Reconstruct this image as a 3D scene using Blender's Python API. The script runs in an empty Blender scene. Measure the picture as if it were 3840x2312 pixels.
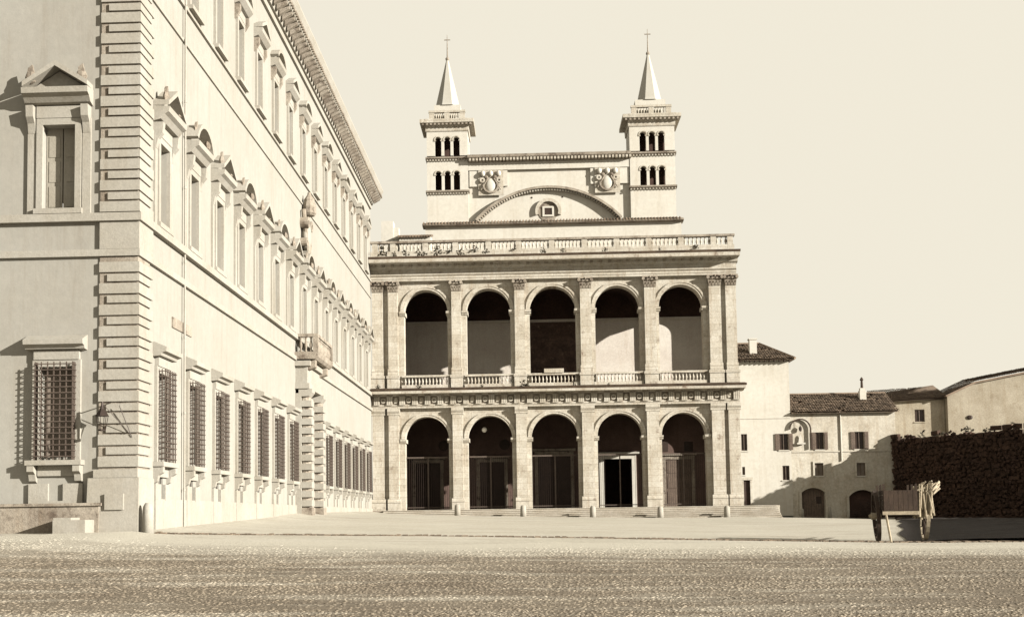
import bpy, math, random
import numpy as np
from mathutils import Vector, Matrix
random.seed(7); np.random.seed(7)
scn = bpy.context.scene
col = scn.collection
PI = math.pi

# ------------------------------------------------------------------ camera
# view camera with a rising front: fitted from the palace and loggia vanishing points
FPX, PX, PY, ROLL, ZC = 4640.0, 1800.0, 1600.0, 0.014, 1.35
YAW, PITCH = 0.038745, 0.071978
F = Vector((-math.sin(YAW)*math.cos(PITCH), math.cos(YAW)*math.cos(PITCH), math.sin(PITCH)))
R0 = F.cross(Vector((0, 0, 1))).normalized(); U0 = R0.cross(F)
RT = R0*math.cos(ROLL) - U0*math.sin(ROLL); UP = U0*math.cos(ROLL) + R0*math.sin(ROLL)
cd = bpy.data.cameras.new('camera'); cam = bpy.data.objects.new('camera', cd); col.objects.link(cam)
M = Matrix((RT, UP, -F)).transposed().to_4x4(); M.translation = Vector((0, 0, ZC)); cam.matrix_world = M
cd.sensor_width = 36; cd.lens = 36*FPX/3840
cd.shift_x = (1920-PX)/3840; cd.shift_y = (PY-1156)/3840
cd.clip_start = 0.5; cd.clip_end = 3000
scn.camera = cam
scn.render.resolution_x = 1024; scn.render.resolution_y = 616

# ------------------------------------------------------------------ sky and sun
SUN_DIR = Vector((-2.0, 1.0, -.62)).normalized()       # the way the light travels
SUN_EL = math.asin(-SUN_DIR.z)
w = bpy.data.worlds.new('World'); scn.world = w; w.use_nodes = True
nt = w.node_tree; nt.nodes.clear()
out = nt.nodes.new('ShaderNodeOutputWorld'); bg = nt.nodes.new('ShaderNodeBackground')
sky = nt.nodes.new('ShaderNodeTexSky'); sky.sky_type = 'NISHITA'; sky.sun_disc = False
sky.sun_elevation = SUN_EL; sky.sun_rotation = math.atan2(2.0, -1.0); sky.dust_density = 4
bw = nt.nodes.new('ShaderNodeRGBToBW')
mr = nt.nodes.new('ShaderNodeMapRange'); mr.inputs[1].default_value = 0.4; mr.inputs[2].default_value = 1.4
mr.inputs[3].default_value = 0.1; mr.inputs[4].default_value = 1.0; mr.clamp = True
mx = nt.nodes.new('ShaderNodeMix'); mx.data_type = 'RGBA'; mx.blend_type = 'MULTIPLY'; mx.inputs[0].default_value = 1
mx.inputs[6].default_value = (2.90, 2.72, 2.28, 1)          # the even cream sky of the print
nt.links.new(sky.outputs[0], bw.inputs[0]); nt.links.new(bw.outputs[0], mr.inputs[0])
nt.links.new(mr.outputs[0], mx.inputs[7]); nt.links.new(mx.outputs[2], bg.inputs[0])
bg.inputs[1].default_value = 0.1
nt.links.new(bg.outputs[0], out.inputs[0])
sl = bpy.data.lights.new('sun', 'SUN'); sl.energy = 5.0; sl.angle = math.radians(0.5); sl.color = (1, .955, .865)
so = bpy.data.objects.new('sun', sl); col.objects.link(so); so.location = (60, -25, 40)
so.rotation_euler = SUN_DIR.to_track_quat('-Z', 'Y').to_euler()
scn.view_settings.view_transform = 'Standard'; scn.view_settings.look = 'None'
scn.view_settings.exposure = 1.6; scn.view_settings.gamma = 1; scn.view_settings.use_curve_mapping = False

# ------------------------------------------------------------------ materials
MATS = {}
ALB = .74                        # overall albedo level: aged stone and plaster, not fresh paint
def mat(name, c1, c2=None, scale=.6, rough=.9, fine=.25, fscale=9, bump=.25, streak=0., island=0., metal=0., c3=None, c3cut=.6, c3scale=2., c3vec=None, c3w=.12, joints=None):
    m = bpy.data.materials.new(name); m.use_nodes = True; MATS[name] = m
    t = m.node_tree; n = t.nodes; L = t.links; b = n['Principled BSDF']
    b.inputs['Roughness'].default_value = rough; b.inputs['Metallic'].default_value = metal
    b.inputs['Specular IOR Level'].default_value = .25
    c2 = c2 or tuple(x*.8 for x in c1); c1 = tuple(x*ALB for x in c1); c2 = tuple(x*ALB for x in c2); c3 = c3 and tuple(x*ALB for x in c3)
    g = n.new('ShaderNodeNewGeometry')
    def noise(sc, vec=None, det=5, rg=.6):
        k = n.new('ShaderNodeTexNoise'); k.inputs['Scale'].default_value = sc; k.inputs['Detail'].default_value = det
        k.inputs['Roughness'].default_value = rg; L.new(vec or g.outputs['Position'], k.inputs['Vector']); return k.outputs['Fac']
    def mix(a, bb, f, mode='MIX'):
        k = n.new('ShaderNodeMix'); k.data_type = 'RGBA'; k.blend_type = mode
        for v, s in ((f, 0), (a, 6), (bb, 7)):
            if isinstance(v, (int, float)): k.inputs[s].default_value = v
            elif isinstance(v, tuple): k.inputs[s].default_value = (*v[:3], 1)
            else: L.new(v, k.inputs[s])
        return k.outputs[2]
    def rng(s, a, bb, lo=0., hi=1.):
        k = n.new('ShaderNodeMapRange'); L.new(s, k.inputs[0])
        for i, v in enumerate((a, bb, lo, hi)): k.inputs[i+1].default_value = v
        return k.outputs[0]
    c = mix(c1, c2, rng(noise(scale), .35, .68))
    if c3:
        pv = None
        if c3vec:
            vq = n.new('ShaderNodeVectorMath'); vq.operation = 'MULTIPLY'; L.new(g.outputs['Position'], vq.inputs[0]); vq.inputs[1].default_value = c3vec; pv = vq.outputs[0]
        c = mix(c, c3, rng(noise(c3scale, pv, det=8, rg=.7), c3cut, c3cut+c3w))
    if joints:
        sx = n.new('ShaderNodeSeparateXYZ'); L.new(g.outputs['Position'], sx.inputs[0])
        ad = n.new('ShaderNodeMath'); L.new(sx.outputs[0], ad.inputs[0]); L.new(sx.outputs[1], ad.inputs[1])
        cb = n.new('ShaderNodeCombineXYZ'); L.new(ad.outputs[0], cb.inputs[0]); L.new(sx.outputs[2], cb.inputs[1])
        br = n.new('ShaderNodeTexBrick'); L.new(cb.outputs[0], br.inputs['Vector']); br.inputs['Scale'].default_value = 1
        br.inputs['Brick Width'].default_value = joints[0]; br.inputs['Row Height'].default_value = joints[1]; br.inputs['Mortar Size'].default_value = .014
        br.inputs['Mortar Smooth'].default_value = .3; br.inputs['Color1'].default_value = (.9, .885, .86, 1); br.inputs['Color2'].default_value = (1.06, 1.06, 1.06, 1); br.inputs['Mortar'].default_value = (joints[2], joints[2]*.92, joints[2]*.85, 1)
        c = mix(c, br.outputs['Color'], 1., 'MULTIPLY')
    if streak:
        vm = n.new('ShaderNodeVectorMath'); vm.operation = 'MULTIPLY'; L.new(g.outputs['Position'], vm.inputs[0])
        vm.inputs[1].default_value = (1, 1, .1)
        c = mix(c, mix(c, (.62, .52, .42), 1., 'MULTIPLY'), rng(noise(2.2, vm.outputs[0], 6, .7), .5, .75, 0, streak))
    if fine:
        f = rng(noise(fscale, det=7, rg=.7), .3, .7, 1-fine, 1+fine*.4)
        k = n.new('ShaderNodeVectorMath'); k.operation = 'SCALE'; L.new(c, k.inputs[0]); L.new(f, k.inputs['Scale']); c = k.outputs[0]
    if island:
        k = n.new('ShaderNodeVectorMath'); k.operation = 'SCALE'; L.new(c, k.inputs[0])
        L.new(rng(g.outputs['Random Per Island'], 0, 1, 1-island, 1+island), k.inputs['Scale']); c = k.outputs[0]
    L.new(c, b.inputs['Base Color'])
    if bump:
        bp = n.new('ShaderNodeBump'); bp.inputs['Strength'].default_value = bump; bp.inputs['Distance'].default_value = .05
        L.new(noise(fscale*1.5, det=8, rg=.7), bp.inputs['Height']); L.new(bp.outputs[0], b.inputs['Normal'])
    return m
mat('plaster', (.31, .297, .265), (.285, .268, .232), .25, fine=.10, fscale=4, streak=.32, bump=.15)
mat('palace_stone', (.345, .325, .285), (.30, .275, .23), .5, fine=.16, streak=.3, bump=.25)
mat('travertine', (.50, .47, .41), (.40, .36, .295), .55, fine=.28, fscale=6, streak=.7, bump=.4, c3=(.20, .15, .115), c3cut=.585, c3scale=1.3, joints=(1.25, .52, .68))
mat('dirty_stone', (.35, .308, .252), (.21, .174, .138), .8, fine=.35, streak=.6, bump=.5, c3=(.10, .074, .056), c3cut=.55, c3scale=1.6)
mat('moss_stone', (.13, .09, .06), (.06, .04, .027), 1.2, fine=.5, bump=.6)
mat('white_wall', (.52, .495, .44), (.48, .45, .39), .3, fine=.12, fscale=3, streak=.3, bump=.15)
mat('dado_plaster', (.62, .575, .515), (.52, .465, .41), .4, fine=.2, streak=.35, bump=.15)
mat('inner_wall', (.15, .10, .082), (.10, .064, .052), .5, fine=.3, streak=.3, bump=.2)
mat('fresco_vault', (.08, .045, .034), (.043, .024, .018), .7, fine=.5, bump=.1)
mat('dark_wood', (.05, .028, .02), (.032, .018, .013), 1.5, fine=.4, rough=.6, bump=.2)
mat('shutter_wood', (.15, .11, .083), (.105, .075, .056), 1.5, fine=.4, rough=.7)
mat('pale_shutter', (.31, .285, .24), (.26, .235, .19), 1.0, fine=.15, rough=.7)
mat('iron', (.045, .03, .024), (.03, .02, .015), 3, rough=.55, metal=.3, fine=.3, bump=.1)
mat('grille_iron', (.105, .08, .064), (.075, .056, .045), 3, rough=.7, fine=.3, bump=.1)
mat('glass', (.035, .024, .019), (.05, .034, .027), 1, rough=.2, fine=.1, bump=0)
mat('curtain', (.225, .188, .155), (.16, .13, .105), 1.4, fine=.2, rough=.8)
mat('terracotta', (.25, .19, .14), (.155, .113, .082), .8, fine=.35, island=.4, bump=.3)
mat('rough_house', (.52, .485, .415), (.40, .355, .285), .45, fine=.25, fscale=5, streak=.6, bump=.4, c3=(.30, .245, .18), c3cut=.6, c3scale=.9, c3w=.22)
mat('ochre_house', (.36, .32, .25), (.27, .23, .17), .5, fine=.3, streak=.7, bump=.4, c3=(.2, .155, .105), c3cut=.58, c3scale=.8, c3w=.25)
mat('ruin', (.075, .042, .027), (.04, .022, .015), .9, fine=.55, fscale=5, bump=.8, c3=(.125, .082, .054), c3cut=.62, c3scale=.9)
mat('gravel', (.53, .495, .42), (.465, .43, .355), .18, fine=.3, fscale=7, bump=.35, c3=(.22, .178, .13), c3cut=.535, c3w=.2, c3scale=1.3, c3vec=(.12, 1, 1))
mat('road_dirt', (.23, .19, .14), (.16, .127, .09), .3, fine=.5, fscale=9, bump=.6, c3=(.45, .405, .33), c3cut=.5, c3w=.2, c3scale=.9, c3vec=(.22, .9, 1))
mat('cobble', (.29, .245, .187), (.19, .153, .112), .3, fine=.3, island=.38, bump=.3, c3=(.45, .405, .33), c3cut=.5, c3w=.2, c3scale=.9, c3vec=(.22, .9, 1))
mat('gutter_stone', (.19, .148, .108), (.13, .098, .07), .8, fine=.5, island=.4, bump=.5)
mat('shadow_earth', (.026, .016, .011), (.015, .009, .006), .7, fine=.6, fscale=6, bump=1.0, c3=(.05, .032, .021), c3cut=.6, c3scale=1.0)  # near-black earth, the shade on the ground is put into this colour
mat('mural', (.12, .078, .06), (.06, .036, .028), 1.1, fine=.5, fscale=5, bump=.1, c3=(.22, .16, .12), c3cut=.6, c3scale=1.7)
mat('step_stone', (.47, .43, .365), (.36, .315, .25), .9, fine=.3, streak=.3, bump=.4)
mat('weed', (.045, .036, .02), (.025, .02, .012), 3, fine=.3, bump=0)
mat('cart_wood', (.065, .043, .03), (.042, .027, .019), 2, fine=.4, bump=.3)
mat('straw', (.40, .34, .25), (.30, .245, .17), 4, fine=.35, island=.3, bump=.3)
mat('lamp_glass', (.80, .77, .70), (.78, .75, .68), 1, rough=.25, fine=0, bump=0)
mat('spire_lead', (.40, .385, .345), (.365, .345, .30), .5, fine=.08, streak=.15, bump=.08)

def fade_to_gravel(name):                 # the roadway's dirt thins out unevenly into the pale gravel of the piazza
    t = MATS[name].node_tree; n = t.nodes; L = t.links; b = n['Principled BSDF']; src = b.inputs['Base Color'].links[0].from_socket
    g = n.new('ShaderNodeNewGeometry'); sx = n.new('ShaderNodeSeparateXYZ'); L.new(g.outputs['Position'], sx.inputs[0])
    vm = n.new('ShaderNodeVectorMath'); vm.operation = 'MULTIPLY'; L.new(g.outputs['Position'], vm.inputs[0]); vm.inputs[1].default_value = (.3, 1, 1)
    k = n.new('ShaderNodeTexNoise'); k.inputs['Scale'].default_value = .8; k.inputs['Detail'].default_value = 8; k.inputs['Roughness'].default_value = .7; L.new(vm.outputs[0], k.inputs['Vector'])
    ma = n.new('ShaderNodeMath'); ma.operation = 'MULTIPLY_ADD'; L.new(k.outputs['Fac'], ma.inputs[0]); ma.inputs[1].default_value = 11; L.new(sx.outputs[1], ma.inputs[2])
    mr_ = n.new('ShaderNodeMapRange'); L.new(ma.outputs[0], mr_.inputs[0]); mr_.inputs[1].default_value = 35.5; mr_.inputs[2].default_value = 43.0
    mx_ = n.new('ShaderNodeMix'); mx_.data_type = 'RGBA'; L.new(mr_.outputs[0], mx_.inputs[0]); L.new(src, mx_.inputs[6]); mx_.inputs[7].default_value = (.36, .335, .28, 1)
    L.new(mx_.outputs[2], b.inputs['Base Color'])
fade_to_gravel('road_dirt'); fade_to_gravel('cobble')

# ------------------------------------------------------------------ mesh helpers
class MB:
    def __init__(s): s.v = []; s.f = []
    def add(s, vs, fs):
        o = len(s.v); s.v += [tuple(p) for p in vs]; s.f += [tuple(i+o for i in q) for q in fs]; return s
    def box(s, x0, x1, y0, y1, z0, z1):
        return s.add([(x0,y0,z0),(x1,y0,z0),(x1,y1,z0),(x0,y1,z0),(x0,y0,z1),(x1,y0,z1),(x1,y1,z1),(x0,y1,z1)],
                     [(3,2,1,0),(4,5,6,7),(0,1,5,4),(1,2,6,5),(2,3,7,6),(3,0,4,7)])
    def taper(s, cx, cy, z0, z1, a0, b0, a1, b1):
        p = [(cx-a0,cy-b0,z0),(cx+a0,cy-b0,z0),(cx+a0,cy+b0,z0),(cx-a0,cy+b0,z0),
             (cx-a1,cy-b1,z1),(cx+a1,cy-b1,z1),(cx+a1,cy+b1,z1),(cx-a1,cy+b1,z1)]
        return s.add(p, [(3,2,1,0),(4,5,6,7),(0,1,5,4),(1,2,6,5),(2,3,7,6),(3,0,4,7)])
    def prism(s, poly, y0, y1):                       # poly in (x, z), extruded along y
        n = len(poly); vs = [(x, y0, z) for x, z in poly]+[(x, y1, z) for x, z in poly]
        return s.add(vs, [tuple(range(n)), tuple(range(2*n-1, n-1, -1))]+[(i+n, (i+1) % n+n, (i+1) % n, i) for i in range(n)])
    def prof(s, poly, x0, x1):                        # poly in (y, z), extruded along x
        n = len(poly); vs = [(x0, y, z) for y, z in poly]+[(x1, y, z) for y, z in poly]
        return s.add(vs, [tuple(range(n)), tuple(range(2*n-1, n-1, -1))]+[(i, (i+1) % n, (i+1) % n+n, i+n) for i in range(n)])
    def lathe(s, pr, cx=0, cy=0, cz=0, n=8):
        vs = []; fs = []
        for r, z in pr:
            for k in range(n): a = 2*PI*(k+.5)/n; vs.append((cx+r*math.cos(a), cy+r*math.sin(a), cz+z))
        for j in range(len(pr)-1):
            for k in range(n): fs.append((j*n+k, j*n+(k+1) % n, (j+1)*n+(k+1) % n, (j+1)*n+k))
        fs.append(tuple(range(n-1, -1, -1))); fs.append(tuple(range((len(pr)-1)*n, len(pr)*n)))
        return s.add(vs, fs)
    def tube(s, p0, p1, r, r1=None, n=6):
        p0 = Vector(p0); p1 = Vector(p1); d = (p1-p0).normalized(); r1 = r if r1 is None else r1
        a = d.orthogonal().normalized(); b = d.cross(a)
        vs = [p+(a*math.cos(2*PI*k/n)+b*math.sin(2*PI*k/n))*q for p, q in ((p0, r), (p1, r1)) for k in range(n)]
        return s.add(vs, [(k, (k+1) % n, n+(k+1) % n, n+k) for k in range(n)]+[tuple(range(n-1, -1, -1)), tuple(range(n, 2*n))])
    def arc(s, cx, cz, r0, r1, y0, y1, a0=0., a1=PI, n=18):   # ring segment in x-z, thick in y
        vs = []; fs = []
        for k in range(n+1):
            a = a0+(a1-a0)*k/n; c, q = math.cos(a), math.sin(a)
            vs += [(cx+r0*c, y0, cz+r0*q), (cx+r1*c, y0, cz+r1*q), (cx+r1*c, y1, cz+r1*q), (cx+r0*c, y1, cz+r0*q)]
        for k in range(n):
            o = k*4
            for i in range(4): fs.append((o+i, o+(i+1) % 4, o+4+(i+1) % 4, o+4+i))
        fs += [(0, 3, 2, 1), (n*4, n*4+1, n*4+2, n*4+3)]
        return s.add(vs, fs)
    def ball(s, cx, cy, cz, rx, ry, rz, n=8, m=5):
        pr = [(math.cos(-PI/2+PI*(j+.001)/(m)), math.sin(-PI/2+PI*j/m)) for j in range(m+1)]
        o = len(s.v); s.lathe([(max(abs(r), .02), z) for r, z in pr], n=n)
        for i in range(o, len(s.v)):
            x, y, z = s.v[i]; s.v[i] = (cx+x*rx, cy+y*ry, cz+z*rz)
        return s
    def xform(s, fn): s.v = [fn(*p) for p in s.v]; return s
    def mesh(s, name, m, smooth=False):
        me = bpy.data.meshes.new(name); me.from_pydata(s.v, [], s.f); me.materials.append(MATS[m])
        if smooth: me.polygons.foreach_set('use_smooth', [True]*len(me.polygons))
        me.update(); return me
    def build(s, name, m, parent=None, local=False, smooth=False, kind=None):
        if parent is not None and not local:
            ox, oy, oz = WL[parent.name]; s.v = [(x-ox, y-oy, z-oz) for x, y, z in s.v]
        o = bpy.data.objects.new(name, s.mesh(name, m, smooth)); col.objects.link(o)
        if parent is not None: o.parent = parent; WL[o.name] = WL.get(parent.name, (0, 0, 0)) if not local else (0, 0, 0)
        if kind: o['kind'] = kind
        return o
WL = {}
def tag(o, label=None, cat=None, group=None, kind=None):
    for k, v in (('label', label), ('category', cat), ('group', group), ('kind', kind)):
        if v: o[k] = v
    return o
def thing(name, loc, label, cat, group=None):
    o = bpy.data.objects.new(name, None); col.objects.link(o); o.location = loc; WL[o.name] = tuple(loc); o.empty_display_size = .5
    return tag(o, label, cat, group)
def copy_tree(o, parent=None, loc=None):
    c = o.copy(); col.objects.link(c); c.parent = parent
    if loc is not None: c.location = loc
    for ch in o.children: copy_tree(ch, c)
    return c
def inst(me, name, parent, loc, rz=0, kind=None):             # a small piece sharing mesh data; loc in world, parent unrotated
    o = bpy.data.objects.new(name, me); col.objects.link(o); o.parent = parent
    ox, oy, oz = WL[parent.name]; o.location = (loc[0]-ox, loc[1]-oy, loc[2]-oz); o.rotation_euler.z = rz; return o
def holes_wall(mb, x0, x1, z0, z1, holes, y, depth=.35):      # wall facing -Y at y with rectangular openings and reveals
    xs = sorted({x0, x1, *[h[i] for h in holes for i in (0, 1)]}); zs = sorted({z0, z1, *[h[i] for h in holes for i in (2, 3)]})
    for i in range(len(xs)-1):
        for j in range(len(zs)-1):
            cx, cz = (xs[i]+xs[i+1])/2, (zs[j]+zs[j+1])/2
            if any(h[0] < cx < h[1] and h[2] < cz < h[3] for h in holes): continue
            mb.add([(xs[i], y, zs[j]), (xs[i+1], y, zs[j]), (xs[i+1], y, zs[j+1]), (xs[i], y, zs[j+1])], [(0, 1, 2, 3)])
    for a, b, c, d in holes:
        p = [(a, c), (b, c), (b, d), (a, d)]
        for k in range(4):
            q, r = p[k], p[(k+1) % 4]
            mb.add([(q[0], y, q[1]), (r[0], y, r[1]), (r[0], y+depth, r[1]), (q[0], y+depth, q[1])], [(0, 1, 2, 3)])
    return mb
def arch_wall(mb, bays, z0, zs, z1, y0, y1, n=20):            # bays: (x0, x1, cx, r)
    def q(*p): mb.add(p, [(0, 1, 2, 3)])
    for x0, x1, cx, r in bays:
        for y, in ((y0,), (y1,)):
            q((x0, y, z0), (cx-r, y, z0), (cx-r, y, z1), (x0, y, z1)); q((cx+r, y, z0), (x1, y, z0), (x1, y, z1), (cx+r, y, z1))
            for k in range(n):
                a, b = PI-PI*k/n, PI-PI*(k+1)/n
                xa, xb = cx+r*math.cos(a), cx+r*math.cos(b)
                q((xa, y, zs+r*math.sin(a)), (xb, y, zs+r*math.sin(b)), (xb, y, z1), (xa, y, z1))
        for sg in (-1, 1): q((cx+sg*r, y0, z0), (cx+sg*r, y1, z0), (cx+sg*r, y1, zs), (cx+sg*r, y0, zs))
        for k in range(n):
            a, b = PI-PI*k/n, PI-PI*(k+1)/n
            pa, pb = (cx+r*math.cos(a), zs+r*math.sin(a)), (cx+r*math.cos(b), zs+r*math.sin(b))
            q((pa[0], y0, pa[1]), (pb[0], y0, pb[1]), (pb[0], y1, pb[1]), (pa[0], y1, pa[1]))
    xa, xb = bays[0][0], bays[-1][1]
    for x in (xa, xb): q((x, y0, z0), (x, y1, z0), (x, y1, z1), (x, y0, z1))
    q((xa, y0, z1), (xb, y0, z1), (xb, y1, z1), (xa, y1, z1))
    return mb

# ------------------------------------------------------------------ ground
def lerp_tab(t, v):
    for (a, p), (b, q) in zip(t, t[1:]):
        if v <= b: return p+(q-p)*max(0, (v-a))/(b-a)
    return t[-1][1]
def ground_z(x, y):
    L = lerp_tab([(-50, .1), (18, .1), (30, .5), (43, 1.03), (64, 1.46), (72, 1.72), (104, 1.9), (400, 1.9)], y)
    R = lerp_tab([(-50, 0), (20, 0), (43, .25), (70, .6), (104, 1.0), (400, .9)], y)
    t = min(1, max(0, (x+13.5)/26.5)); z = L+(R-L)*t**.55
    if x > 18: z -= .028*(min(x, 36)-18)*min(1, max(0, (y-60)/40))
    return z
gx = sorted(set([-400, -200, -100, -60] + [round(-40+i*.8, 2) for i in range(101)] + [60, 100, 200, 400]))
gy = sorted(set([-80, -40, -15] + [i*1.5 for i in range(0, 84)] + [160, 220, 400, 900]))
gm = MB()
for yy in gy:
    for xx in gx: gm.v.append((xx, yy, ground_z(xx, yy)))
nx = len(gx)
for j in range(len(gy)-1):
    for i in range(nx-1): gm.f.append((j*nx+i, j*nx+i+1, (j+1)*nx+i+1, (j+1)*nx+i))
tag(gm.build('piazza_ground', 'gravel', smooth=True), kind='structure')

def ground_h(x, y): return ground_z(x, y)
def road_edge(x): return 40.0+1.2*math.sin(x*.33)+.7*math.sin(x*.9+1)+.35*math.sin(x*2.3)
# the brown roadway and the stone gutter beyond it
rm = MB(); rx = [-40+i*.8 for i in range(101)]; rn = 26
for i, x in enumerate(rx):
    y1 = road_edge(x)
    for j in range(rn+1):
        y = 4+(y1-4)*j/rn; rm.v.append((x, y, ground_h(x, y)+.03))
for i in range(len(rx)-1):
    for j in range(rn): o = i*(rn+1)+j; rm.f.append((o, o+rn+1, o+rn+2, o+1))
tag(rm.build('roadway', 'road_dirt', smooth=True), kind='structure')
gt = MB(); gpts = [(-13.2, 42.6), (-9, 45.2), (-4, 47), (2, 46.4), (8, 44.6), (14, 43), (20, 42)]
def gutter_y(x): return lerp_tab(gpts, x)
x = -13.2
while x < 19.5:
    for k in range(3):
        w_ = random.uniform(.16, .3); y = gutter_y(x)+(k-1)*.24+random.uniform(-.05, .05); z = ground_z(x, y); t_ = random.uniform(.0, .03)
        gt.taper(x, y, z-.06, z+.02+t_, w_/2, .1, w_/2*.85, .08)
    x += .25
tag(gt.build('gutter_stones', 'gutter_stone'), 'thin dark line of gutter stones crossing the piazza', 'gutter', kind='stuff')
# worn cobbles of the roadway in front
def patch(x, y): return math.sin(x*.21+1.3*math.sin(y*.5))+1.2*math.sin(y*1.05+.6*math.sin(x*.17+1))+.7*math.sin(x*.6-y*.8)
def cobbles():
    pts = []
    y = 13.0
    while y < 39:
        st = .066+.0036*(y-13)
        hw = .46*y+3.0; x = -hw
        while x < hw:
            pts.append((x+random.uniform(-.9, .9)*st, y+random.uniform(-1.2, 1.2)*st, st)); x += st
        y += st
    P = np.array(pts)
    pv = np.array([patch(a, b) for a, b in P[:, :2]])
    keep = np.random.rand(len(P)) < np.clip(.7-.13*pv, .3, .95)*np.clip((np.array([road_edge(a) for a in P[:, 0]])-2.5-P[:, 1])/5, 0, 1)
    P = P[keep]; n = len(P); K = 5
    ang = np.arange(K)*2*PI/K
    rad = P[:, 2:3]*np.random.uniform(.3, .58, (n, 1))*(1+np.random.uniform(-.18, .18, (n, K)))
    h = np.random.uniform(.001, .008, n)
    z0 = np.array([ground_h(a, b)+.03 for a, b in P[:, :2]])
    ph = np.random.rand(n, 1)*PI; cs, sn = np.cos(ang+ph), np.sin(ang+ph)
    base = np.stack([P[:, :1]+rad*cs, P[:, 1:2]+rad*sn, np.repeat(z0[:, None]-.03, K, 1)], 2)
    tilt = np.random.uniform(-.1, .1, (n, 1))
    top = np.stack([P[:, :1]+rad*.68*cs, P[:, 1:2]+rad*.68*sn, z0[:, None]+h[:, None]+tilt*rad*cs], 2)
    V = np.concatenate([base, top], 1).reshape(-1, 3)
    o = (np.arange(n)*2*K)[:, None]
    q = np.concatenate([np.stack([np.arange(K), (np.arange(K)+1) % K, K+(np.arange(K)+1) % K, K+np.arange(K)], 1)])
    faces4 = (o[:, :, None]+q[None]).reshape(-1, 4); tops = o+K+np.arange(K)[None]
    me = bpy.data.meshes.new('cobblestones')
    me.vertices.add(len(V)); me.vertices.foreach_set('co', V.ravel())
    li = np.concatenate([faces4.ravel(), tops.ravel()]); me.loops.add(len(li)); me.loops.foreach_set('vertex_index', li.astype(np.int32))
    nf = len(faces4)+n; me.polygons.add(nf)
    ls = np.concatenate([np.arange(len(faces4))*4, len(faces4)*4+np.arange(n)*K]); me.polygons.foreach_set('loop_start', ls.astype(np.int32))
    me.materials.append(MATS['cobble']); me.update(calc_edges=True); me.validate()
    ob = bpy.data.objects.new('cobblestones', me); col.objects.link(ob)
    tag(ob, 'worn brown cobbles covering the roadway of the piazza', 'cobbles', kind='stuff')
cobbles()

# ------------------------------------------------------------------ the palace (left)
XW, YN = -13.6, 42.37            # wall planes: west face x, north face y
PITCHW = 4.15; WC = [45.27+PITCHW*k for k in range(15)]
pal = thing('palace', (XW, YN, 1.0), 'tall pale palace with rusticated corner, barred ground windows and pedimented upper windows', 'palace')
def west(x, y, z): return (XW-y, x, z)                      # local facing -Y frame -> west face
def rot_build(mb, name, m, **k): return mb.xform(lambda x, y, z: (XW-y, x, z)).build(name, m, pal, **k)
def win_holes(cs):
    h = []
    for i, c in enumerate(cs):
        if abs(c-WC[7]) > .1:
            h += [(c-.62, c+.62, 3.6, 6.75), (c-.26, c+.26, 2.1, 2.95)]
        else: h += [(c-1.15, c+1.15, .5, 7.4)]
        h += [(c-.58, c+.58, 12.35, 15.35), (c-.55, c+.55, 22.35, 25.2)]
    return h
mb = MB(); holes_wall(mb, YN, 107.2, .2, 28.8, win_holes(WC), 0, .4); rot_build(mb, 'west_wall', 'plaster')
NC = -16.38
mb = MB(); holes_wall(mb, -46, XW, .2, 28.8, [(c-.62, c+.62, a, b) for c in (NC, NC-PITCHW) for a, b in ((3.6, 6.75), (12.35, 15.35), (22.35, 25.2))], YN, .4)
mb.build('north_wall', 'plaster', pal)
mb = MB(); mb.add([(XW, 107.2, .2), (-46, 107.2, .2), (-46, 107.2, 28.8), (XW, 107.2, 28.8)], [(0, 1, 2, 3)])
mb.add([(-46, 107.2, .2), (-46, YN, .2), (-46, YN, 28.8), (-46, 107.2, 28.8)], [(0, 1, 2, 3)])
mb.build('rear_wall', 'plaster', pal)
mb = MB(); mb.add([(XW+.9, YN-.9, 29.9), (XW+.9, 108, 29.9), (-46, 108, 29.9), (-46, YN-.9, 29.9), (-29, 58, 33), (-29, 92, 33)],
                  [(0, 1, 5, 4), (1, 2, 5), (2, 3, 4, 5), (3, 0, 4)]); mb.build('roof', 'terracotta', pal)
# string courses, wrapped round the corner
def course(z0, z1, p, name, m='palace_stone'):
    b = MB(); b.box(XW-.05, XW+p, YN-p, 107.0, z0, z1); b.box(-46, XW-.051, YN-p, YN+.05, z0, z1); return b.build(name, m, pal)
course(11.86, 12.14, .2, 'string_course'); course(10.62, 10.86, .13, 'string_course'); course(20.5, 20.62, .07, 'string_course')
course(21.95, 22.12, .1, 'string_course'); course(28.45, 28.78, .14, 'architrave')
mb = MB(); mb.box(XW-.05, XW+.09, YN+2.2, 107.0, .3, 1.9+.25); mb.build('base_course', 'palace_stone', pal)
# main cornice
mb = MB()
prof = [(0, 28.8), (-.25, 28.85), (-.3, 29.1), (-.42, 29.12), (-.42, 29.35), (-.95, 29.37), (-1.0, 29.65), (-1.18, 30.05), (-1.18, 30.14), (0, 30.35)]
mb.prof([(y, z) for y, z in prof], YN-.9, 107.2); rot_build(mb, 'cornice', 'palace_stone')
mb = MB(); mb.prof([(YN+y, z) for y, z in prof], -46, XW+1.05); mb.build('cornice', 'palace_stone', pal)
b = MB(); b.prism([(0, 28.9), (.55, 29.22), (.55, 29.36), (0, 29.36)], -.13, .13); md = b.mesh('modillion', 'dirty_stone')
ob0 = None
for k in range(88): inst(md, 'modillion', pal, (XW+.38, YN+.5+k*.735, 0))
b = MB(); b.box(0, .13, 0, .19, 0, .18); dn = b.mesh('dentil', 'dirty_stone')
for k in range(172): inst(dn, 'dentil', pal, (XW+.96, YN+.3+k*.376, 29.44))
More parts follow.
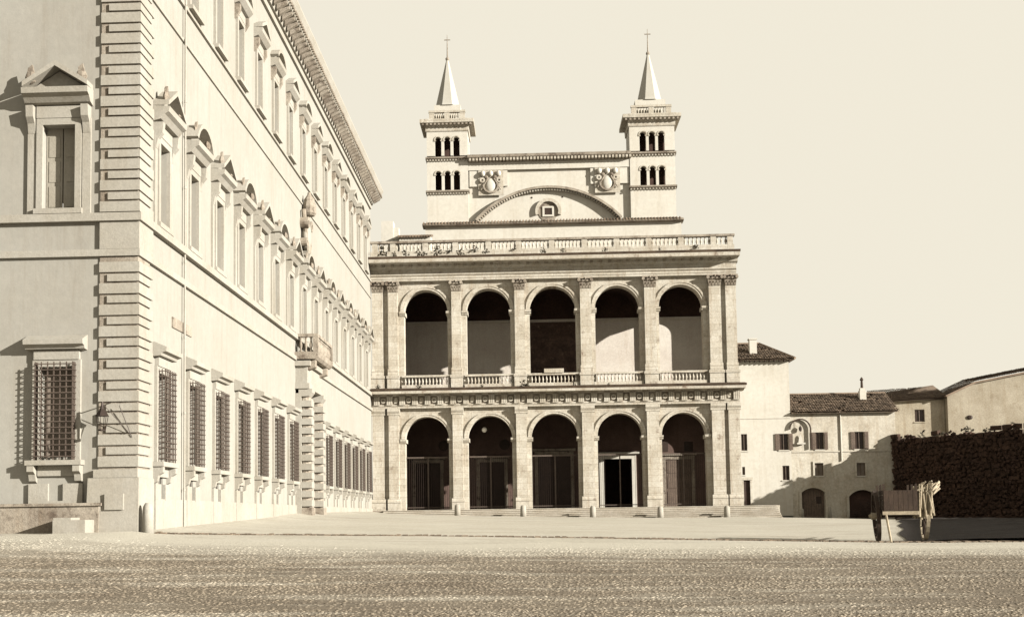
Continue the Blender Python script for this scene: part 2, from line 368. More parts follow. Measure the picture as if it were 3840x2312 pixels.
# quoins
qz = 3.18; cnt = 0
def quoin_mesh(wn, ww, h):
    b = MB(); g = .035; q = .12
    # block wraps the corner; chamfered edges
    a = [(-wn, 0), (ww, 0)]
    b.box(XW-wn, XW+q, YN-q, YN+.02, g, h-g); b.box(XW-.02, XW+q, YN+.021, YN+ww, g, h-g)
    return b
QM = {}
for kind, (wn, ww, h) in {'long': (1.3, 1.5, .43), 'short': (1.02, 1.2, .327)}.items():
    b = quoin_mesh(wn, ww, h); b.v = [(x-XW, y-YN, z) for x, y, z in b.v]; QM[kind] = b.mesh('quoin', 'palace_stone')
def quoin_run(z, zt):
    k = 0
    while z < zt-.2:
        kd = 'long' if k % 2 == 0 else 'short'; inst(QM[kd], 'quoin', pal, (XW, YN, z)); z += .43 if kd == 'long' else .327; k += 1
quoin_run(3.2, 10.6); quoin_run(12.16, 28.4)
b = MB(); b.box(XW-1.3, XW+.05, YN-.05, YN+.3, 3.1, 10.6); b.box(XW-1.3, XW+.05, YN-.05, YN+.3, 12.1, 28.4); b.box(XW-.1, XW+.05, YN+.301, YN+1.3, 3.1, 10.6)
b.box(XW-.1, XW+.05, YN+.301, YN+1.3, 12.1, 28.4); b.build('quoin_backing', 'dirty_stone', pal)
b = MB(); b.box(XW-1.3, XW+.11, YN-.11, YN+1.5, 10.87, 11.85); b.build('corner_block', 'palace_stone', pal)
b = MB(); b.taper(XW-.65, YN+.15, .5, 2.85, .98, .55, .93, .45); b.v = [(min(x, XW+.2), y, z) for x, y, z in b.v]
b.box(XW-1.42, XW+.13, YN-.22, YN+1.5, 2.86, 3.15); b.box(XW-.2, XW+.17, YN+.701, YN+1.55, .4, 2.855); b.build('corner_plinth', 'palace_stone', pal)
b = MB(); b.box(XW-.95, XW-.3, YN-.42, YN-.3, 1.75, 2.3); b.build('carved_tablet', 'palace_stone', pal)

def pediment(mb, hw, z, rise, p, kind):
    t = .17
    if kind == 0:
        mb.prism([(-hw, z), (0, z+rise), (hw, z), (hw, z+t), (0, z+rise+t*1.1), (-hw, z+t)][::-1], -p, 0)
        mb.prism([(-hw+.1, z), (hw-.1, z), (0, z+rise-.05)], -.12, 0)
    else:
        R = (hw*hw+rise*rise)/(2*rise); a = math.asin(hw/R); cz = z+rise-R
        mb.arc(0, cz, R, R+t, -p, 0, PI/2-a, PI/2+a, 12)
        n = 10; mb.prism([(R*math.sin(-a+2*a*k/n), cz+R*math.cos(-a+2*a*k/n)) for k in range(n+1)], -.12, 0)
def ground_window(with_hood=True):
    b = MB()
    b.box(-.85, -.62, -.12, 0, 3.5, 7.0); b.box(.62, .85, -.12, 0, 3.5, 7.0); b.box(-.619, .619, -.12, 0, 6.75, 7.0)
    o = b.build('barred_window', 'palace_stone', local=True)
    b = MB(); b.box(-.8, .8, -.16, 0, 7.001, 7.32); b.prof([(0, 7.33), (-.3, 7.36), (-.34, 7.46), (-.5, 7.5), (-.52, 7.66), (-.06, 7.86), (0, 7.86)], -1.05, 1.05); b.build('hood', 'palace_stone', o, local=True)
    b = MB(); b.box(-.98, .98, -.4, 0, 3.32, 3.49); b.build('sill', 'palace_stone', o, local=True)
    for s in (-1, 1):
        b = MB(); b.prof([(0, 2.7), (-.14, 2.78), (-.2, 3.0), (-.36, 3.1), (-.36, 3.31), (0, 3.31)], s*.8-.12, s*.8+.12); b.build('console', 'palace_stone', o, local=True)
    b = MB(); b.box(-.95, -.262, -.11, 0, .3, 2.69); b.box(.262, .95, -.11, 0, .3, 2.69); b.box(-.261, .261, -.11, 0, .3, 2.09); b.box(-.64, .64, -.11, 0, 2.952, 3.31)
    b.build('apron', 'palace_stone', o, local=True)
    b = MB(); b.add([(-.3, .3, 2.05), (.3, .3, 2.05), (.3, .3, 3), (-.3, .3, 3)], [(0, 1, 2, 3)]); 
    for x in (-.12, .12): b.tube((x, .05, 2.08), (x, .05, 2.97), .018, n=4)
    b.build('cellar_window', 'glass', o, local=True)
    b = MB(); b.add([(-.66, .38, 3.55), (.66, .38, 3.55), (.66, .38, 6.8), (-.66, .38, 6.8)], [(0, 1, 2, 3)]); b.build('pane', 'curtain', o, local=True)
    b = MB(); P = -.36; r = .017
    for k in range(7): x = -.66+k*.22; b.box(x-r, x+r, P-r, P+r, 3.5, 6.9)
    for s in (-.66, .66):
        for yy in (-.24, -.12): b.box(s-r, s+r, yy-r, yy+r, 3.5, 6.9)
    for k in range(17):
        z = 3.62+k*.2; b.box(-.69, .69, P-.03-r, P-.03+r, z-r, z+r)
        for s in (-.69, .69): b.box(s-r, s+r, P, -.0, z-r, z+r)
    b.build('grille', 'grille_iron', o, local=True)
    return o
def piano_window(kind):
    b = MB(); b.box(-.8, -.58, -.14, 0, 12.35, 15.58); b.box(.58, .8, -.14, 0, 12.35, 15.58); b.box(-.579, .579, -.14, 0, 15.35, 15.58)
    o = b.build('pedimented_window', 'palace_stone', local=True)
    for s in (-1, 1):
        b = MB(); b.box(s*.98-.15, s*.98+.15, -.09, 0, 12.15, 15.58); b.build('side_strip', 'palace_stone', o, local=True)
        b = MB(); b.prof([(0, 15.0), (-.1, 15.05), (-.18, 15.4), (-.34, 15.6), (-.38, 16.0), (0, 16.0)], s*.98-.13, s*.98+.13); b.build('console', 'palace_stone', o, local=True)
        b = MB(); b.ball(s*.9, -.42, 16.98, .22, .12, .24, 7, 4); b.prism([(s*.9-.16, 16.95), (s*.9+.16, 16.95), (s*.9+.05, 17.42), (s*.9-.1, 17.3)], -.47, -.37); b.build('acroterion', 'dirty_stone', o, local=True)
    b = MB(); b.box(-.8, .8, -.16, 0, 15.59, 16.01); b.prof([(0, 16.02), (-.3, 16.1), (-.45, 16.28), (-.6, 16.36), (-.63, 16.56), (0, 16.6)], -1.18, 1.18); b.build('entablature', 'palace_stone', o, local=True)
    b = MB(); pediment(b, 1.16, 16.61, .72, .6, kind); b.build('pediment', 'palace_stone', o, local=True)
    b = MB(); b.box(-.86, .86, -.22, 0, 12.15, 12.34); b.build('sill', 'palace_stone', o, local=True)
    b = MB(); b.box(-.6, -.02, .3, .35, 12.3, 15.4); b.box(.02, .6, .3, .35, 12.3, 15.4)
    for zz in (12.5, 13.4, 14.3): 
        for s in (-1, 1): b.box(s*.3-.2, s*.3+.2, .28, .31, zz, zz+.75)
    b.build('shutter', 'pale_shutter', o, local=True)
    return o
def upper_window(kind):
    b = MB(); b.box(-.76, -.55, -.12, 0, 22.3, 25.4); b.box(.55, .76, -.12, 0, 22.3, 25.4); b.box(-.549, .549, -.12, 0, 25.2, 25.4)
    o = b.build('attic_window', 'palace_stone', local=True)
    b = MB(); b.box(-.76, .76, -.13, 0, 25.41, 25.8); b.prof([(0, 25.81), (-.25, 25.9), (-.45, 26.1), (-.48, 26.28), (0, 26.32)], -1.05, 1.05); b.build('entablature', 'palace_stone', o, local=True)
    b = MB(); pediment(b, 1.03, 26.33, .5, .46, kind); b.build('pediment', 'palace_stone', o, local=True)
    for s in (-1, 1):
        b = MB(); b.prof([(0, 25.1), (-.1, 25.2), (-.28, 25.5), (-.28, 25.8), (0, 25.8)], s*.88-.1, s*.88+.1); b.build('console', 'dirty_stone', o, local=True)
    b = MB(); b.box(-.9, .9, -.28, 0, 22.12, 22.29); b.build('sill', 'palace_stone', o, local=True)
    b = MB(); b.box(-.57, -.02, .3, .35, 22.3, 25.25); b.box(.02, .57, .3, .35, 22.3, 25.25); b.build('shutter', 'pale_shutter', o, local=True)
    return o
def place_west(o, y): o.parent = pal; o.location = (0, y-YN, -1.0); o.rotation_euler.z = PI/2
protos = {}
def put(kind, fn, y=None, x=None):
    if kind not in protos: o = protos[kind] = fn()
    else: o = copy_tree(protos[kind])
    o.parent = pal
    if y is not None: place_west(o, y)
    else: o.location = (x-XW, 0, -1.0); o.rotation_euler.z = 0
for k, c in enumerate(WC):
    if k != 7: put('g', ground_window, y=c)
    put('p%d' % (k % 2), lambda: piano_window(k % 2), y=c); put('u%d' % (k % 2), lambda: upper_window(k % 2), y=c)
put('g', None, x=NC); put('p0', None, x=NC); put('u0', None, x=NC)

# portal with banded columns and balcony (local x along the wall)
c7 = WC[7]
por = MB(); por.box(-2.6, -1.16, -.35, 0, .5, 8.7); por.box(1.16, 2.6, -.35, 0, .5, 8.7); por.box(-1.159, 1.159, -.35, 0, 7.4, 8.7)
por.xform(lambda x, y, z: (XW-y, c7+x, z)); portal = por.build('portal', 'palace_stone', pal)
def pbuild(b, name, m='palace_stone', **kw): return b.xform(lambda x, y, z: (XW-y, c7+x, z)).build(name, m, portal, **kw)
for s in (-1, 1):
    b = MB(); b.lathe([(.36, 2.0), (.36, 8.5)], s*2.05, -.5, 0, 12); b.box(s*2.05-.5, s*2.05+.5, -.98, -.351, .9, 2.0); pbuild(b, 'column', 'dirty_stone')
    for j in range(12):
        b = MB(); z = 2.08+j*.53; b.box(s*2.05-.47, s*2.05+.47, -.95, -.36, z, z+.36); pbuild(b, 'column_band')
    b = MB(); b.prof([(-.2, 8.5), (-.8, 8.52), (-.98, 8.75), (-1.0, 8.95), (-.2, 8.95)], s*2.05-.52, s*2.05+.52); pbuild(b, 'capital')
    b = MB(); b.prof([(0, 9.3), (-.35, 9.4), (-.5, 10.0), (-1.15, 10.25), (-1.15, 10.68), (0, 10.68)], s*2.05-.28, s*2.05+.28); pbuild(b, 'bracket', 'dirty_stone')
b = MB(); b.box(-2.65, 2.65, -.85, 0, 8.96, 9.28); b.box(-2.5, 2.5, -.7, 0, 9.281, 10.3); b.box(-2.7, 2.7, -.9, 0, 10.301, 10.6); pbuild(b, 'entablature')
b = MB(); b.prof([(0, 10.69), (-1.2, 10.69), (-1.35, 10.85), (-1.4, 11.12), (0, 11.12)], -2.75, 2.75); bal = pbuild(b, 'balcony', 'dirty_stone')  # balcony, rail and brackets: darker stone stands in for the shaded near side
b = MB(); b.box(-2.72, 2.72, -1.37, -1.12, 12.0, 12.18); b.box(-2.72, -2.47, -1.119, 0, 12.0, 12.18); b.box(2.47, 2.72, -1.119, 0, 12.0, 12.18); pbuild(b, 'balcony_rail', 'dirty_stone')
b = MB()
for s in (-1, 1): b.box(s*2.59-.14, s*2.59+.14, -1.38, -1.1, 11.13, 11.99)
pbuild(b, 'balcony_post', 'dirty_stone')
bal_prof = [(.075, 0), (.075, .06), (.04, .1), (.095, .3), (.09, .38), (.035, .62), (.05, .68), (.075, .7), (.075, .76)]
def baluster_mesh(h, m, k=1., n=6):
    b = MB(); s = h/.76; b.lathe([(r*k, z*s) for r, z in bal_prof], n=n); return b.mesh('baluster', m, smooth=True)
bm = baluster_mesh(.86, 'dirty_stone', 1.1)
for k in range(15): inst(bm, 'baluster', portal, (XW+1.24, c7-2.2+k*.314, 11.13))
for k in range(3): 
    for s in (-1, 1): inst(bm, 'baluster', portal, (XW+.35+k*.3, c7+s*2.6, 11.13))
b = MB(); b.box(-1.15, -.01, .3, .38, .5, 7.4); b.box(.01, 1.15, .3, .38, .5, 7.4)
for s in (-1, 1):
    for z in (1.9, 3.3, 4.7, 6.1): b.box(s*.58-.42, s*.58+.42, .26, .3, z, z+1.1)
pbuild(b, 'door_leaf', 'dark_wood')
# coat of arms over the balcony window
b = MB(); b.ball(0, -.25, 18.6, .62, .3, 1.0, 12, 8); arms = b.xform(lambda x, y, z: (XW-y, c7+x, z)).build('coat_of_arms', 'palace_stone', pal, smooth=True)
def abuild(b, name, m='palace_stone'): return b.xform(lambda x, y, z: (XW-y, c7+x, z)).build(name, m, arms)
b = MB(); b.lathe([(.34, 19.85), (.44, 20.0), (.40, 20.25), (.43, 20.4), (.32, 20.75), (.34, 20.85), (.12, 21.15), (.1, 21.3)], 0, -.42, 0, 10); abuild(b, 'tiara', 'dirty_stone')
for s in (-1, 1):
    b = MB(); b.arc(s*.62, 19.3, .14, .34, -.5, 0, 0, 2*PI, 12); b.arc(s*.66, 18.1, .1, .26, -.42, 0, 0, 2*PI, 12); b.tube((s*.2, -.4, 17.4), (s*.75, -.2, 20.1), .11, .14); abuild(b, 'scroll', 'dirty_stone')
b = MB(); b.prism([(-.45, 17.6), (.45, 17.6), (.1, 16.95), (-.1, 16.95)], -.4, 0); abuild(b, 'pendant')
b = MB(); b.box(XW-.02, XW+.05, 46.6, 49.3, 8.75, 9.15); b.build('wall_tablet', 'dirty_stone', pal)
# drain pipe between the first two window bays
b = MB(); b.tube((XW+.13, 47.95, 1.0), (XW+.13, 47.95, 28.4), .04, n=8)
for z in (2.5, 5.5, 8.5, 11.5, 14.5, 18, 22, 26): b.tube((XW+.13, 47.95, z), (XW+.13, 47.95, z+.1), .06)
b.build('drain_pipe', 'palace_stone', pal)
# lantern on the corner
LX, LY, LZ = XW-.98, YN-.62, 4.45
ln = thing('wall_lantern', (LX, LY, LZ), 'black iron lantern on a bracket at the palace corner', 'lantern')
b = MB(); b.tube((LX, LY, LZ+.85), (LX, LY, LZ+1.0), .04); b.lathe([(.24, LZ+.5), (.2, LZ+.56), (.08, LZ+.75), (.05, LZ+.85)], LX, LY, 0, 6); b.build('lantern_roof', 'iron', ln)
b = MB()
for k in range(6): a = 2*PI*(k+.5)/6; b.tube((LX+.12*math.cos(a), LY+.12*math.sin(a), LZ+.04), (LX+.2*math.cos(a), LY+.2*math.sin(a), LZ+.5), .012, n=4)
b.lathe([(.12, LZ), (.13, LZ+.05)], LX, LY, 0, 6); b.build('lantern_cage', 'iron', ln)
b = MB(); b.tube((LX, LY, LZ+.97), (LX+.1, YN-.1, LZ+1.0), .02); b.tube((LX, LY, LZ+.95), (XW-.15, YN-.14, LZ-.1), .012); b.tube((XW-.5, YN-.3, LZ+.9), (XW-.1, YN-.14, LZ-.2), .014); b.build('bracket', 'iron', ln)
# bollard at the palace corner, stone block and mounting steps by the north wall
bo = thing('bollard', (XW+.55, YN-.2, 1.0), 'short rounded stone bollard guarding the palace corner', 'bollard')
b = MB(); b.lathe([(.2, .75), (.19, 1.7), (.17, 1.85), (.1, 1.97)], XW+.52, YN-.25, 0, 10); b.build('shaft', 'palace_stone', bo, smooth=True)
b = MB(); b.box(-16.0, -14.9, YN-1.3, YN-.4, .9, 1.42); b.box(-16.0, -15.4, YN-1.25, YN-.4, 1.421, 1.5)
bs = b.build('stone_block', 'palace_stone'); tag(bs, 'pale squared stone block lying before the palace north wall', 'stone block')
b = MB(); b.box(-18.6, -14.75, YN-.42, YN-.02, .6, 1.9); b.box(-18.6, -14.65, YN-.5, YN-.02, 1.901, 2.0); tag(b.build('stone_bench', 'dirty_stone'), 'long stone bench built along the foot of the palace north wall', 'bench')

# ------------------------------------------------------------------ the benediction loggia
YL = 107.0; YA = 107.4; YB = 108.6; YI = 115.6              # pilaster face, arcade wall, its back, inner back wall
lo = thing('loggia', (2.3, YL, 1.5), 'two storey stone loggia of five round arches with balustrades on the church end', 'loggia')
AC = [(-8.8, 1.91), (-3.3, 1.92), (2.33, 2.01), (7.97, 1.94), (13.48, 1.91)]
PC = [-13.02, -11.66, -6.1, -.55, 5.2, 10.8, 16.4, 17.77]; PW = [.5, .44, .43, .46, .5, .52, .54, .48]
xe = [-13.55, -6.1, -.52, 5.18, 10.75, 18.2]
bays = [(xe[i], xe[i+1], *AC[i]) for i in range(5)]
b = MB(); arch_wall(b, bays, 1.95, 8.15, 11.0, YA, YB); b.build('lower_arcade', 'travertine', lo)
b = MB(); arch_wall(b, bays, 12.56, 19.33, 22.0, YA, YB); b.build('upper_arcade', 'travertine', lo)
for z in (8.15, 19.33):
    for cx, r in AC:
        b = MB(); b.arc(cx, z, r-.001, r+.17, YA-.09, YA, n=24); b.arc(cx, z, r+.171, r+.33, YA-.14, YA, n=24); b.build('archivolt', 'travertine', lo)
        for s in (-1, 1):
            b = MB(); xa = cx+s*r; x0, x1 = (xa-.42, xa+.12) if s < 0 else (xa-.12, xa+.42)
            b.prof([(YA-.1, z-.36), (YA-.14, z-.25), (YA-.24, z-.2), (YA-.26, z-.02), (YB+.05, z-.02), (YB+.05, z-.36)], x0, x1); b.build('impost', 'travertine', lo)
# pilasters
def capital(w):
    b = MB(); d = .35
    b.taper(0, d/2-.02, 21.02, 21.75, w*.98, d/2, w*1.12, d/2+.12)
    for row, (z, n, h) in enumerate(((21.05, 4, .34), (21.32, 3, .36))):
        for k in range(n):
            x = (k-(n-1)/2)*2*w/n*1.02; lw = w/n*.82
            b.add([(x-lw, -.05, z), (x+lw, -.05, z), (x+lw*.9, -.1, z+h*.7), (x-lw*.9, -.1, z+h*.7), (x-lw*.5, -.24, z+h), (x+lw*.5, -.24, z+h), (x-lw*.5, -.2, z+h*.82), (x+lw*.5, -.2, z+h*.82)],
                  [(0, 1, 2, 3), (3, 2, 5, 4), (4, 5, 7, 6)])
    for s in (-1, 1):
        b.tube((s*w*1.1, -.25, 21.72), (s*w*1.1, .1, 21.72), .13, n=8); b.tube((s*w*.35, -.2, 21.68), (s*w*.35, .1, 21.68), .09, n=7)
    b.box(-w*1.28, w*1.28, -.22, d, 21.84, 21.96); b.ball(0, -.22, 21.86, .1, .06, .1, 6, 4)
    b.v = [(x*1.06, y*1.5 if y < 0 else y, z) for x, y, z in b.v]
    return b
for x, w_ in zip(PC, PW):
    # lower order
    b = MB(); b.box(x-w_, x+w_, YL, YA-.001, 2.95, 10.2); p = b.build('pilaster', 'travertine', lo)
    b = MB(); b.prof([(YL-.1, 1.9), (YL-.1, 2.6), (YL-.15, 2.62), (YL-.15, 2.75), (YL-.05, 2.94), (YA-.002, 2.94), (YA-.002, 1.9)], x-w_-.12, x+w_+.12); b.build('base', 'travertine', p)
    b = MB(); b.prof([(YL-.02, 10.2), (YL-.05, 10.24), (YL-.05, 10.36), (YL-.14, 10.5), (YL-.18, 10.56), (YL-.18, 10.78), (YA-.002, 10.78), (YA-.002, 10.2)], x-w_-.1, x+w_+.1); b.build('capital', 'travertine', p)
    # upper order
    b = MB(); b.box(x-w_*.95, x+w_*.95, YL+.02, YA-.001, 14.3, 21.03); p = b.build('pilaster', 'travertine', lo)
    b = MB(); b.box(x-w_-.08, x+w_+.08, YL-.12, YA-.002, 12.57, 13.42); b.box(x-w_-.14, x+w_+.14, YL-.19, YA-.002, 13.421, 13.66); b.prof([(YL-.08, 13.661), (YL-.1, 13.85), (YL-.03, 13.95), (YL-.05, 14.1), (YL+.0, 14.3), (YA-.002, 14.3), (YA-.002, 13.661)], x-w_-.03, x+w_+.03); b.build('pedestal', 'travertine', p)
    b = capital(w_*.95); b.v = [(x+a, YL+.02+bb, c) for a, bb, c in b.v]; b.build('capital', 'dirty_stone', p)
# entablatures
xl, xr = -13.58, 18.3
def ent(prof, name, m, x0=xl, x1=xr): b = MB(); b.prof(prof, x0, x1); return b.build(name, m, lo)
ent([(YL-.05, 10.8), (YL-.05, 10.98), (YL-.1, 10.99), (YL-.1, 11.12), (YA+.5, 11.12), (YA+.5, 10.8)], 'architrave', 'travertine')
fr = ent([(YL-.02, 11.13), (YL-.02, 11.86), (YA+.5, 11.86), (YA+.5, 11.13)], 'frieze', 'dirty_stone')
ent([(YL-.08, 11.87), (YL-.2, 11.93), (YL-.28, 11.97), (YL-1.15, 11.99), (YL-1.18, 12.2), (YL-.2, 12.3), (YA+.5, 12.3), (YA+.5, 11.87)], 'cornice', 'travertine', xl, xr+.35)
b = MB()
for dx in (-.17, 0, .17): b.prism([(dx-.07, .0), (dx+.07, .0), (dx+.07, .66), (dx-.07, .66)], -.2, 0)
b.box(-.27, .27, -.18, 0, .661, .72); b.box(-.26, .26, -.2, 0, -.06, -.001); tg = b.mesh('triglyph', 'travertine')
b = MB(); b.arc(0, .34, .12, .23, -.14, 0, 0, 2*PI, 10); b.ball(0, -.08, .34, .08, .08, .08, 6, 4); mt1 = b.mesh('metope_rosette', 'travertine')
b = MB(); b.prism([(-.14, .1), (.14, .1), (.2, .3), (.1, .58), (-.1, .58), (-.2, .3)], -.07, 0); b.ball(0, -.07, .4, .1, .06, .1, 6, 4); mt2 = b.mesh('metope_trophy', 'travertine')
for k in range(29):
    x = -13.1+k*1.11; inst(tg, 'triglyph', fr, (x, YL-.02, 11.14))
    if k < 28: inst((mt1, mt2)[k % 2], ('metope_rosette', 'metope_trophy')[k % 2], fr, (x+.555, YL-.02, 11.14))
b = MB(); b.box(-.26, .26, -.6, -.18, 0, .1); mu = b.mesh('mutule', 'dirty_stone')
for k in range(29): inst(mu, 'mutule', lo, (-13.1+k*1.11, YL-.02, 11.885))
ent([(YL-.03, 21.97), (YL-.03, 22.16), (YL-.08, 22.17), (YL-.08, 22.36), (YL-.2, 22.46), (YL-.2, 22.56), (YA+.5, 22.56), (YA+.5, 21.97)], 'architrave', 'travertine')
ent([(YL-.02, 22.57), (YL-.02, 22.99), (YA+.5, 22.99), (YA+.5, 22.57)], 'frieze', 'travertine')
ent([(YL-.06, 23.0), (YL-.2, 23.1), (YL-.26, 23.34), (YL-1.45, 23.36), (YL-1.5, 23.66), (YL-.2, 23.8), (YA+.5, 23.8), (YA+.5, 23.0)], 'cornice', 'travertine', xl, xr+.12)
b = MB(); b.box(-.13, .13, -.68, -.22, 0, .13); mu = b.mesh('modillion', 'dirty_stone')
for k in range(40): inst(mu, 'modillion', lo, (-13.2+k*.79, YL-.05, 23.22))
# mossy tops of the two cornices
b = MB(); b.prof([(YL-1.48, 23.665), (YL-1.6, 23.86), (YL-.1, 24.09), (YA+.5, 24.09), (YA+.5, 23.82), (YL-.2, 23.82)], xl, xr+.17); b.build('cornice_moss', 'moss_stone', lo)
b = MB(); b.prof([(YL-1.16, 12.205), (YL-1.28, 12.38), (YL-.1, 12.56), (YA+.5, 12.56), (YA+.5, 12.32), (YL-.2, 12.32)], xl, xr+.42); b.build('cornice_moss', 'moss_stone', lo)
# roof balustrade
b = MB(); b.box(xl, xr-.1, YL-.0, YL+.42, 24.1, 24.64); tb = b.build('roof_balustrade', 'travertine', lo)
b = MB(); b.box(xl, xr-.05, YL-.06, YL+.48, 25.36, 25.55); b.build('rail', 'dirty_stone', tb)
posts = [-13.2, -11.6, -8.75, -6.1, -3.2, -.55, 2.35, 5.2, 8.0, 10.8, 13.6, 16.4, 17.85]
b = MB(); b.box(-.24, .24, 0, .42, 0, .719); pm = b.mesh('post', 'travertine')
for x in posts: inst(pm, 'post', tb, (x, YL+.0, 24.641))
bu = baluster_mesh(.715, 'travertine', 1.15)
for a, c in zip(posts, posts[1:]):
    n = max(1, int((c-a-.5)/.29))
    for k in range(n): inst(bu, 'baluster', tb, (a+(c-a)*(k+1)/(n+1), YL+.21, 24.642))
# lower balustrade between the pedestals
bl = baluster_mesh(.655, 'travertine', 1.05)
for cx, r in AC:
    b = MB(); b.box(cx-r-.2, cx+r+.2, YL+.02, YL+.3, 12.57, 12.84); lb = b.build('parapet', 'travertine', lo)
    b = MB(); b.box(cx-r-.2, cx+r+.2, YL+.0, YL+.32, 13.5, 13.68); b.build('rail', 'travertine', lb)
    for k in range(13): inst(bl, 'baluster', lb, (cx-r+.1+k*(2*r-.2)/12, YL+.16, 12.842))
# interior of both storeys
b = MB(); b.box(xl, xr-.2, YB+.001, YI, 12.2, 12.55); b.build('upper_floor', 'dirty_stone', lo)
b = MB(); b.box(xl, xr, YA+.501, YI+1.3, 23.4, 24.0); b.build('terrace', 'dirty_stone', lo)
b = MB(); b.box(xl, xr-.3, YL-.35, YI, 1.0, 1.96); b.build('portico_floor', 'dirty_stone', lo)
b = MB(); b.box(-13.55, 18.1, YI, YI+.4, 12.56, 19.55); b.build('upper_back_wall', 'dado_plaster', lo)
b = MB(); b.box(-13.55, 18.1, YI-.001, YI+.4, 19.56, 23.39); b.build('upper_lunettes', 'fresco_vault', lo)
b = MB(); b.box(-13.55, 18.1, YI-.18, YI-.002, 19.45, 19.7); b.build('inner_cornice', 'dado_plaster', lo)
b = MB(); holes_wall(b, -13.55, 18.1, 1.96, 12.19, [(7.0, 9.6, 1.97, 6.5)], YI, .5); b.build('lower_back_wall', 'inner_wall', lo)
for (zsp, rise, zt) in ((8.6, 2.3, 12.18), (19.7, 2.4, 23.38)):
    for i in range(5):
        x0, x1 = xe[i], xe[i+1]; x0 = max(x0, -12.9); x1 = min(x1, 17.95); zsp_ = zsp+((1.4 if zsp > 15 else 1.0) if i == 4 else 0); cx = (x0+x1)/2; a = (x1-x0)/2-.25
        b = MB(); n = 16
        pl = [(cx-a*math.cos(PI*k/n), zsp_+(rise-(.6 if i == 4 else 0))*math.sin(PI*k/n)) for k in range(n+1)]
        for k in range(n): b.add([(pl[k][0], YB+.01, pl[k][1]), (pl[k+1][0], YB+.01, pl[k+1][1]), (pl[k+1][0], YI-.01, pl[k+1][1]), (pl[k][0], YI-.01, pl[k][1])], [(0, 1, 2, 3)])
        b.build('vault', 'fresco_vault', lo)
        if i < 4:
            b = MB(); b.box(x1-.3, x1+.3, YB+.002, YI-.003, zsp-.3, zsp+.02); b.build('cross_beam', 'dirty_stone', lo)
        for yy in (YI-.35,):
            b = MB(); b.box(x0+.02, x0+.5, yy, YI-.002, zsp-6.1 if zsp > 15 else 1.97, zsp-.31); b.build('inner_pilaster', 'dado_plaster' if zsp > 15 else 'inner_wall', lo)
# west end wall with its open arch on each storey, and closed east end
def endwall(z0, zs, z1):
    b = MB(); arch_wall(b, [(YA+.0, YI+.4, 111.3, 2.2)], z0, zs, z1, 0, .45); return b.xform(lambda x, y, z: (18.2-y, x, z))
e = endwall(1.95, 8.3, 11.09); e.v = [(x, max(y, YB+.003), z) for x, y, z in e.v]; e.build('end_wall', 'travertine', lo)
e = endwall(12.56, 19.25, 22.7); e.v = [(x, max(y, YB+.003), z) for x, y, z in e.v]; e.build('end_wall', 'travertine', lo)
b = MB(); b.box(17.68, 18.28, YA+.502, YI+.4, 11.1, 12.555); b.box(17.68, 18.28, YA+.502, YI+.4, 22.71, 24.04); b.build('end_entablature', 'travertine', lo)
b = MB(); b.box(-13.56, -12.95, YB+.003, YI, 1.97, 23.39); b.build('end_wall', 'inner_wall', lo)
# doors of the portico
def door(name, cx, w_, h, m, panels=True, frame='dado_plaster'):
    b = MB(); b.box(cx-w_, cx-.01, YI-.1, YI-.03, 1.98, 1.98+h); b.box(cx+.01, cx+w_, YI-.1, YI-.03, 1.98, 1.98+h); d = b.build(name, m, lo)
    if panels:
        for s in (-1, 1):
            for z in (2.3, 3.7, 5.1):
                if z+1.1 < 1.98+h:
                    b = MB(); b.box(cx+s*w_/2-w_*.36, cx+s*w_/2+w_*.36, YI-.14, YI-.101, z, z+1.1); b.build('panel', m, d)
    b = MB(); b.box(cx-w_-.32, cx-w_-.001, YI-.2, YI-.002, 1.98, 1.98+h+.3); b.box(cx+w_+.001, cx+w_+.32, YI-.2, YI-.002, 1.98, 1.98+h+.3); b.box(cx-w_, cx+w_, YI-.2, YI-.002, 1.98+h+.001, 1.98+h+.3); b.build('door_frame', frame, d)
    b = MB(); b.prof([(YI-.003, 1.98+h+.31), (YI-.4, 1.98+h+.36), (YI-.45, 1.98+h+.55), (YI-.003, 1.98+h+.6)], cx-w_-.5, cx+w_+.5); b.build('door_cornice', frame, d)
    return d
door('church_door', -3.4, 1.15, 4.4, 'dark_wood', frame='dirty_stone'); door('church_door', 2.4, 1.5, 5.0, 'dark_wood', frame='dirty_stone'); door('church_door', 13.9, 1.2, 4.4, 'shutter_wood', frame='dirty_stone')
door('church_door', -9.4, 1.15, 4.4, 'dark_wood', frame='dirty_stone')
b = MB(); b.box(6.6, 6.999, YI-.16, YI-.002, 1.97, 6.85); b.box(9.601, 10.0, YI-.16, YI-.002, 1.97, 6.85); b.box(7.0, 9.6, YI-.16, YI-.002, 6.501, 6.85); fd = b.build('door_surround', 'white_wall', lo)
b = MB(); b.prof([(YI-.003, 6.86), (YI-.4, 6.92), (YI-.45, 7.1), (YI-.003, 7.15)], 6.3, 10.3); b.build('door_cornice', 'white_wall', fd)
b = MB(); b.box(6.5, 10.1, YI+.5, YI+8, 1.9, 1.97); b.box(6.5, 10.1, YI+8, YI+8.1, 1.971, 7.0); b.box(6.4, 6.499, YI+.5, YI+8, 1.971, 7); b.box(10.101, 10.2, YI+.5, YI+8, 1.971, 7); b.box(6.5, 10.1, YI+.5, YI+8, 7.0, 7.1); b.build('vestibule', 'fresco_vault', lo)
for cx in (-7.9, -2.2): 
    b = MB(); b.arc(cx, 8.0, .0, .5, YI-.06, YI-.003, 0, 2*PI, 16); b.build('roundel', 'dark_wood', lo)
for cx in (12.6, 14.9):
    b = MB(); b.box(cx-.4, cx+.4, YI-.05, YI-.003, 7.1, 8.0); b.build('small_window', 'glass', lo)
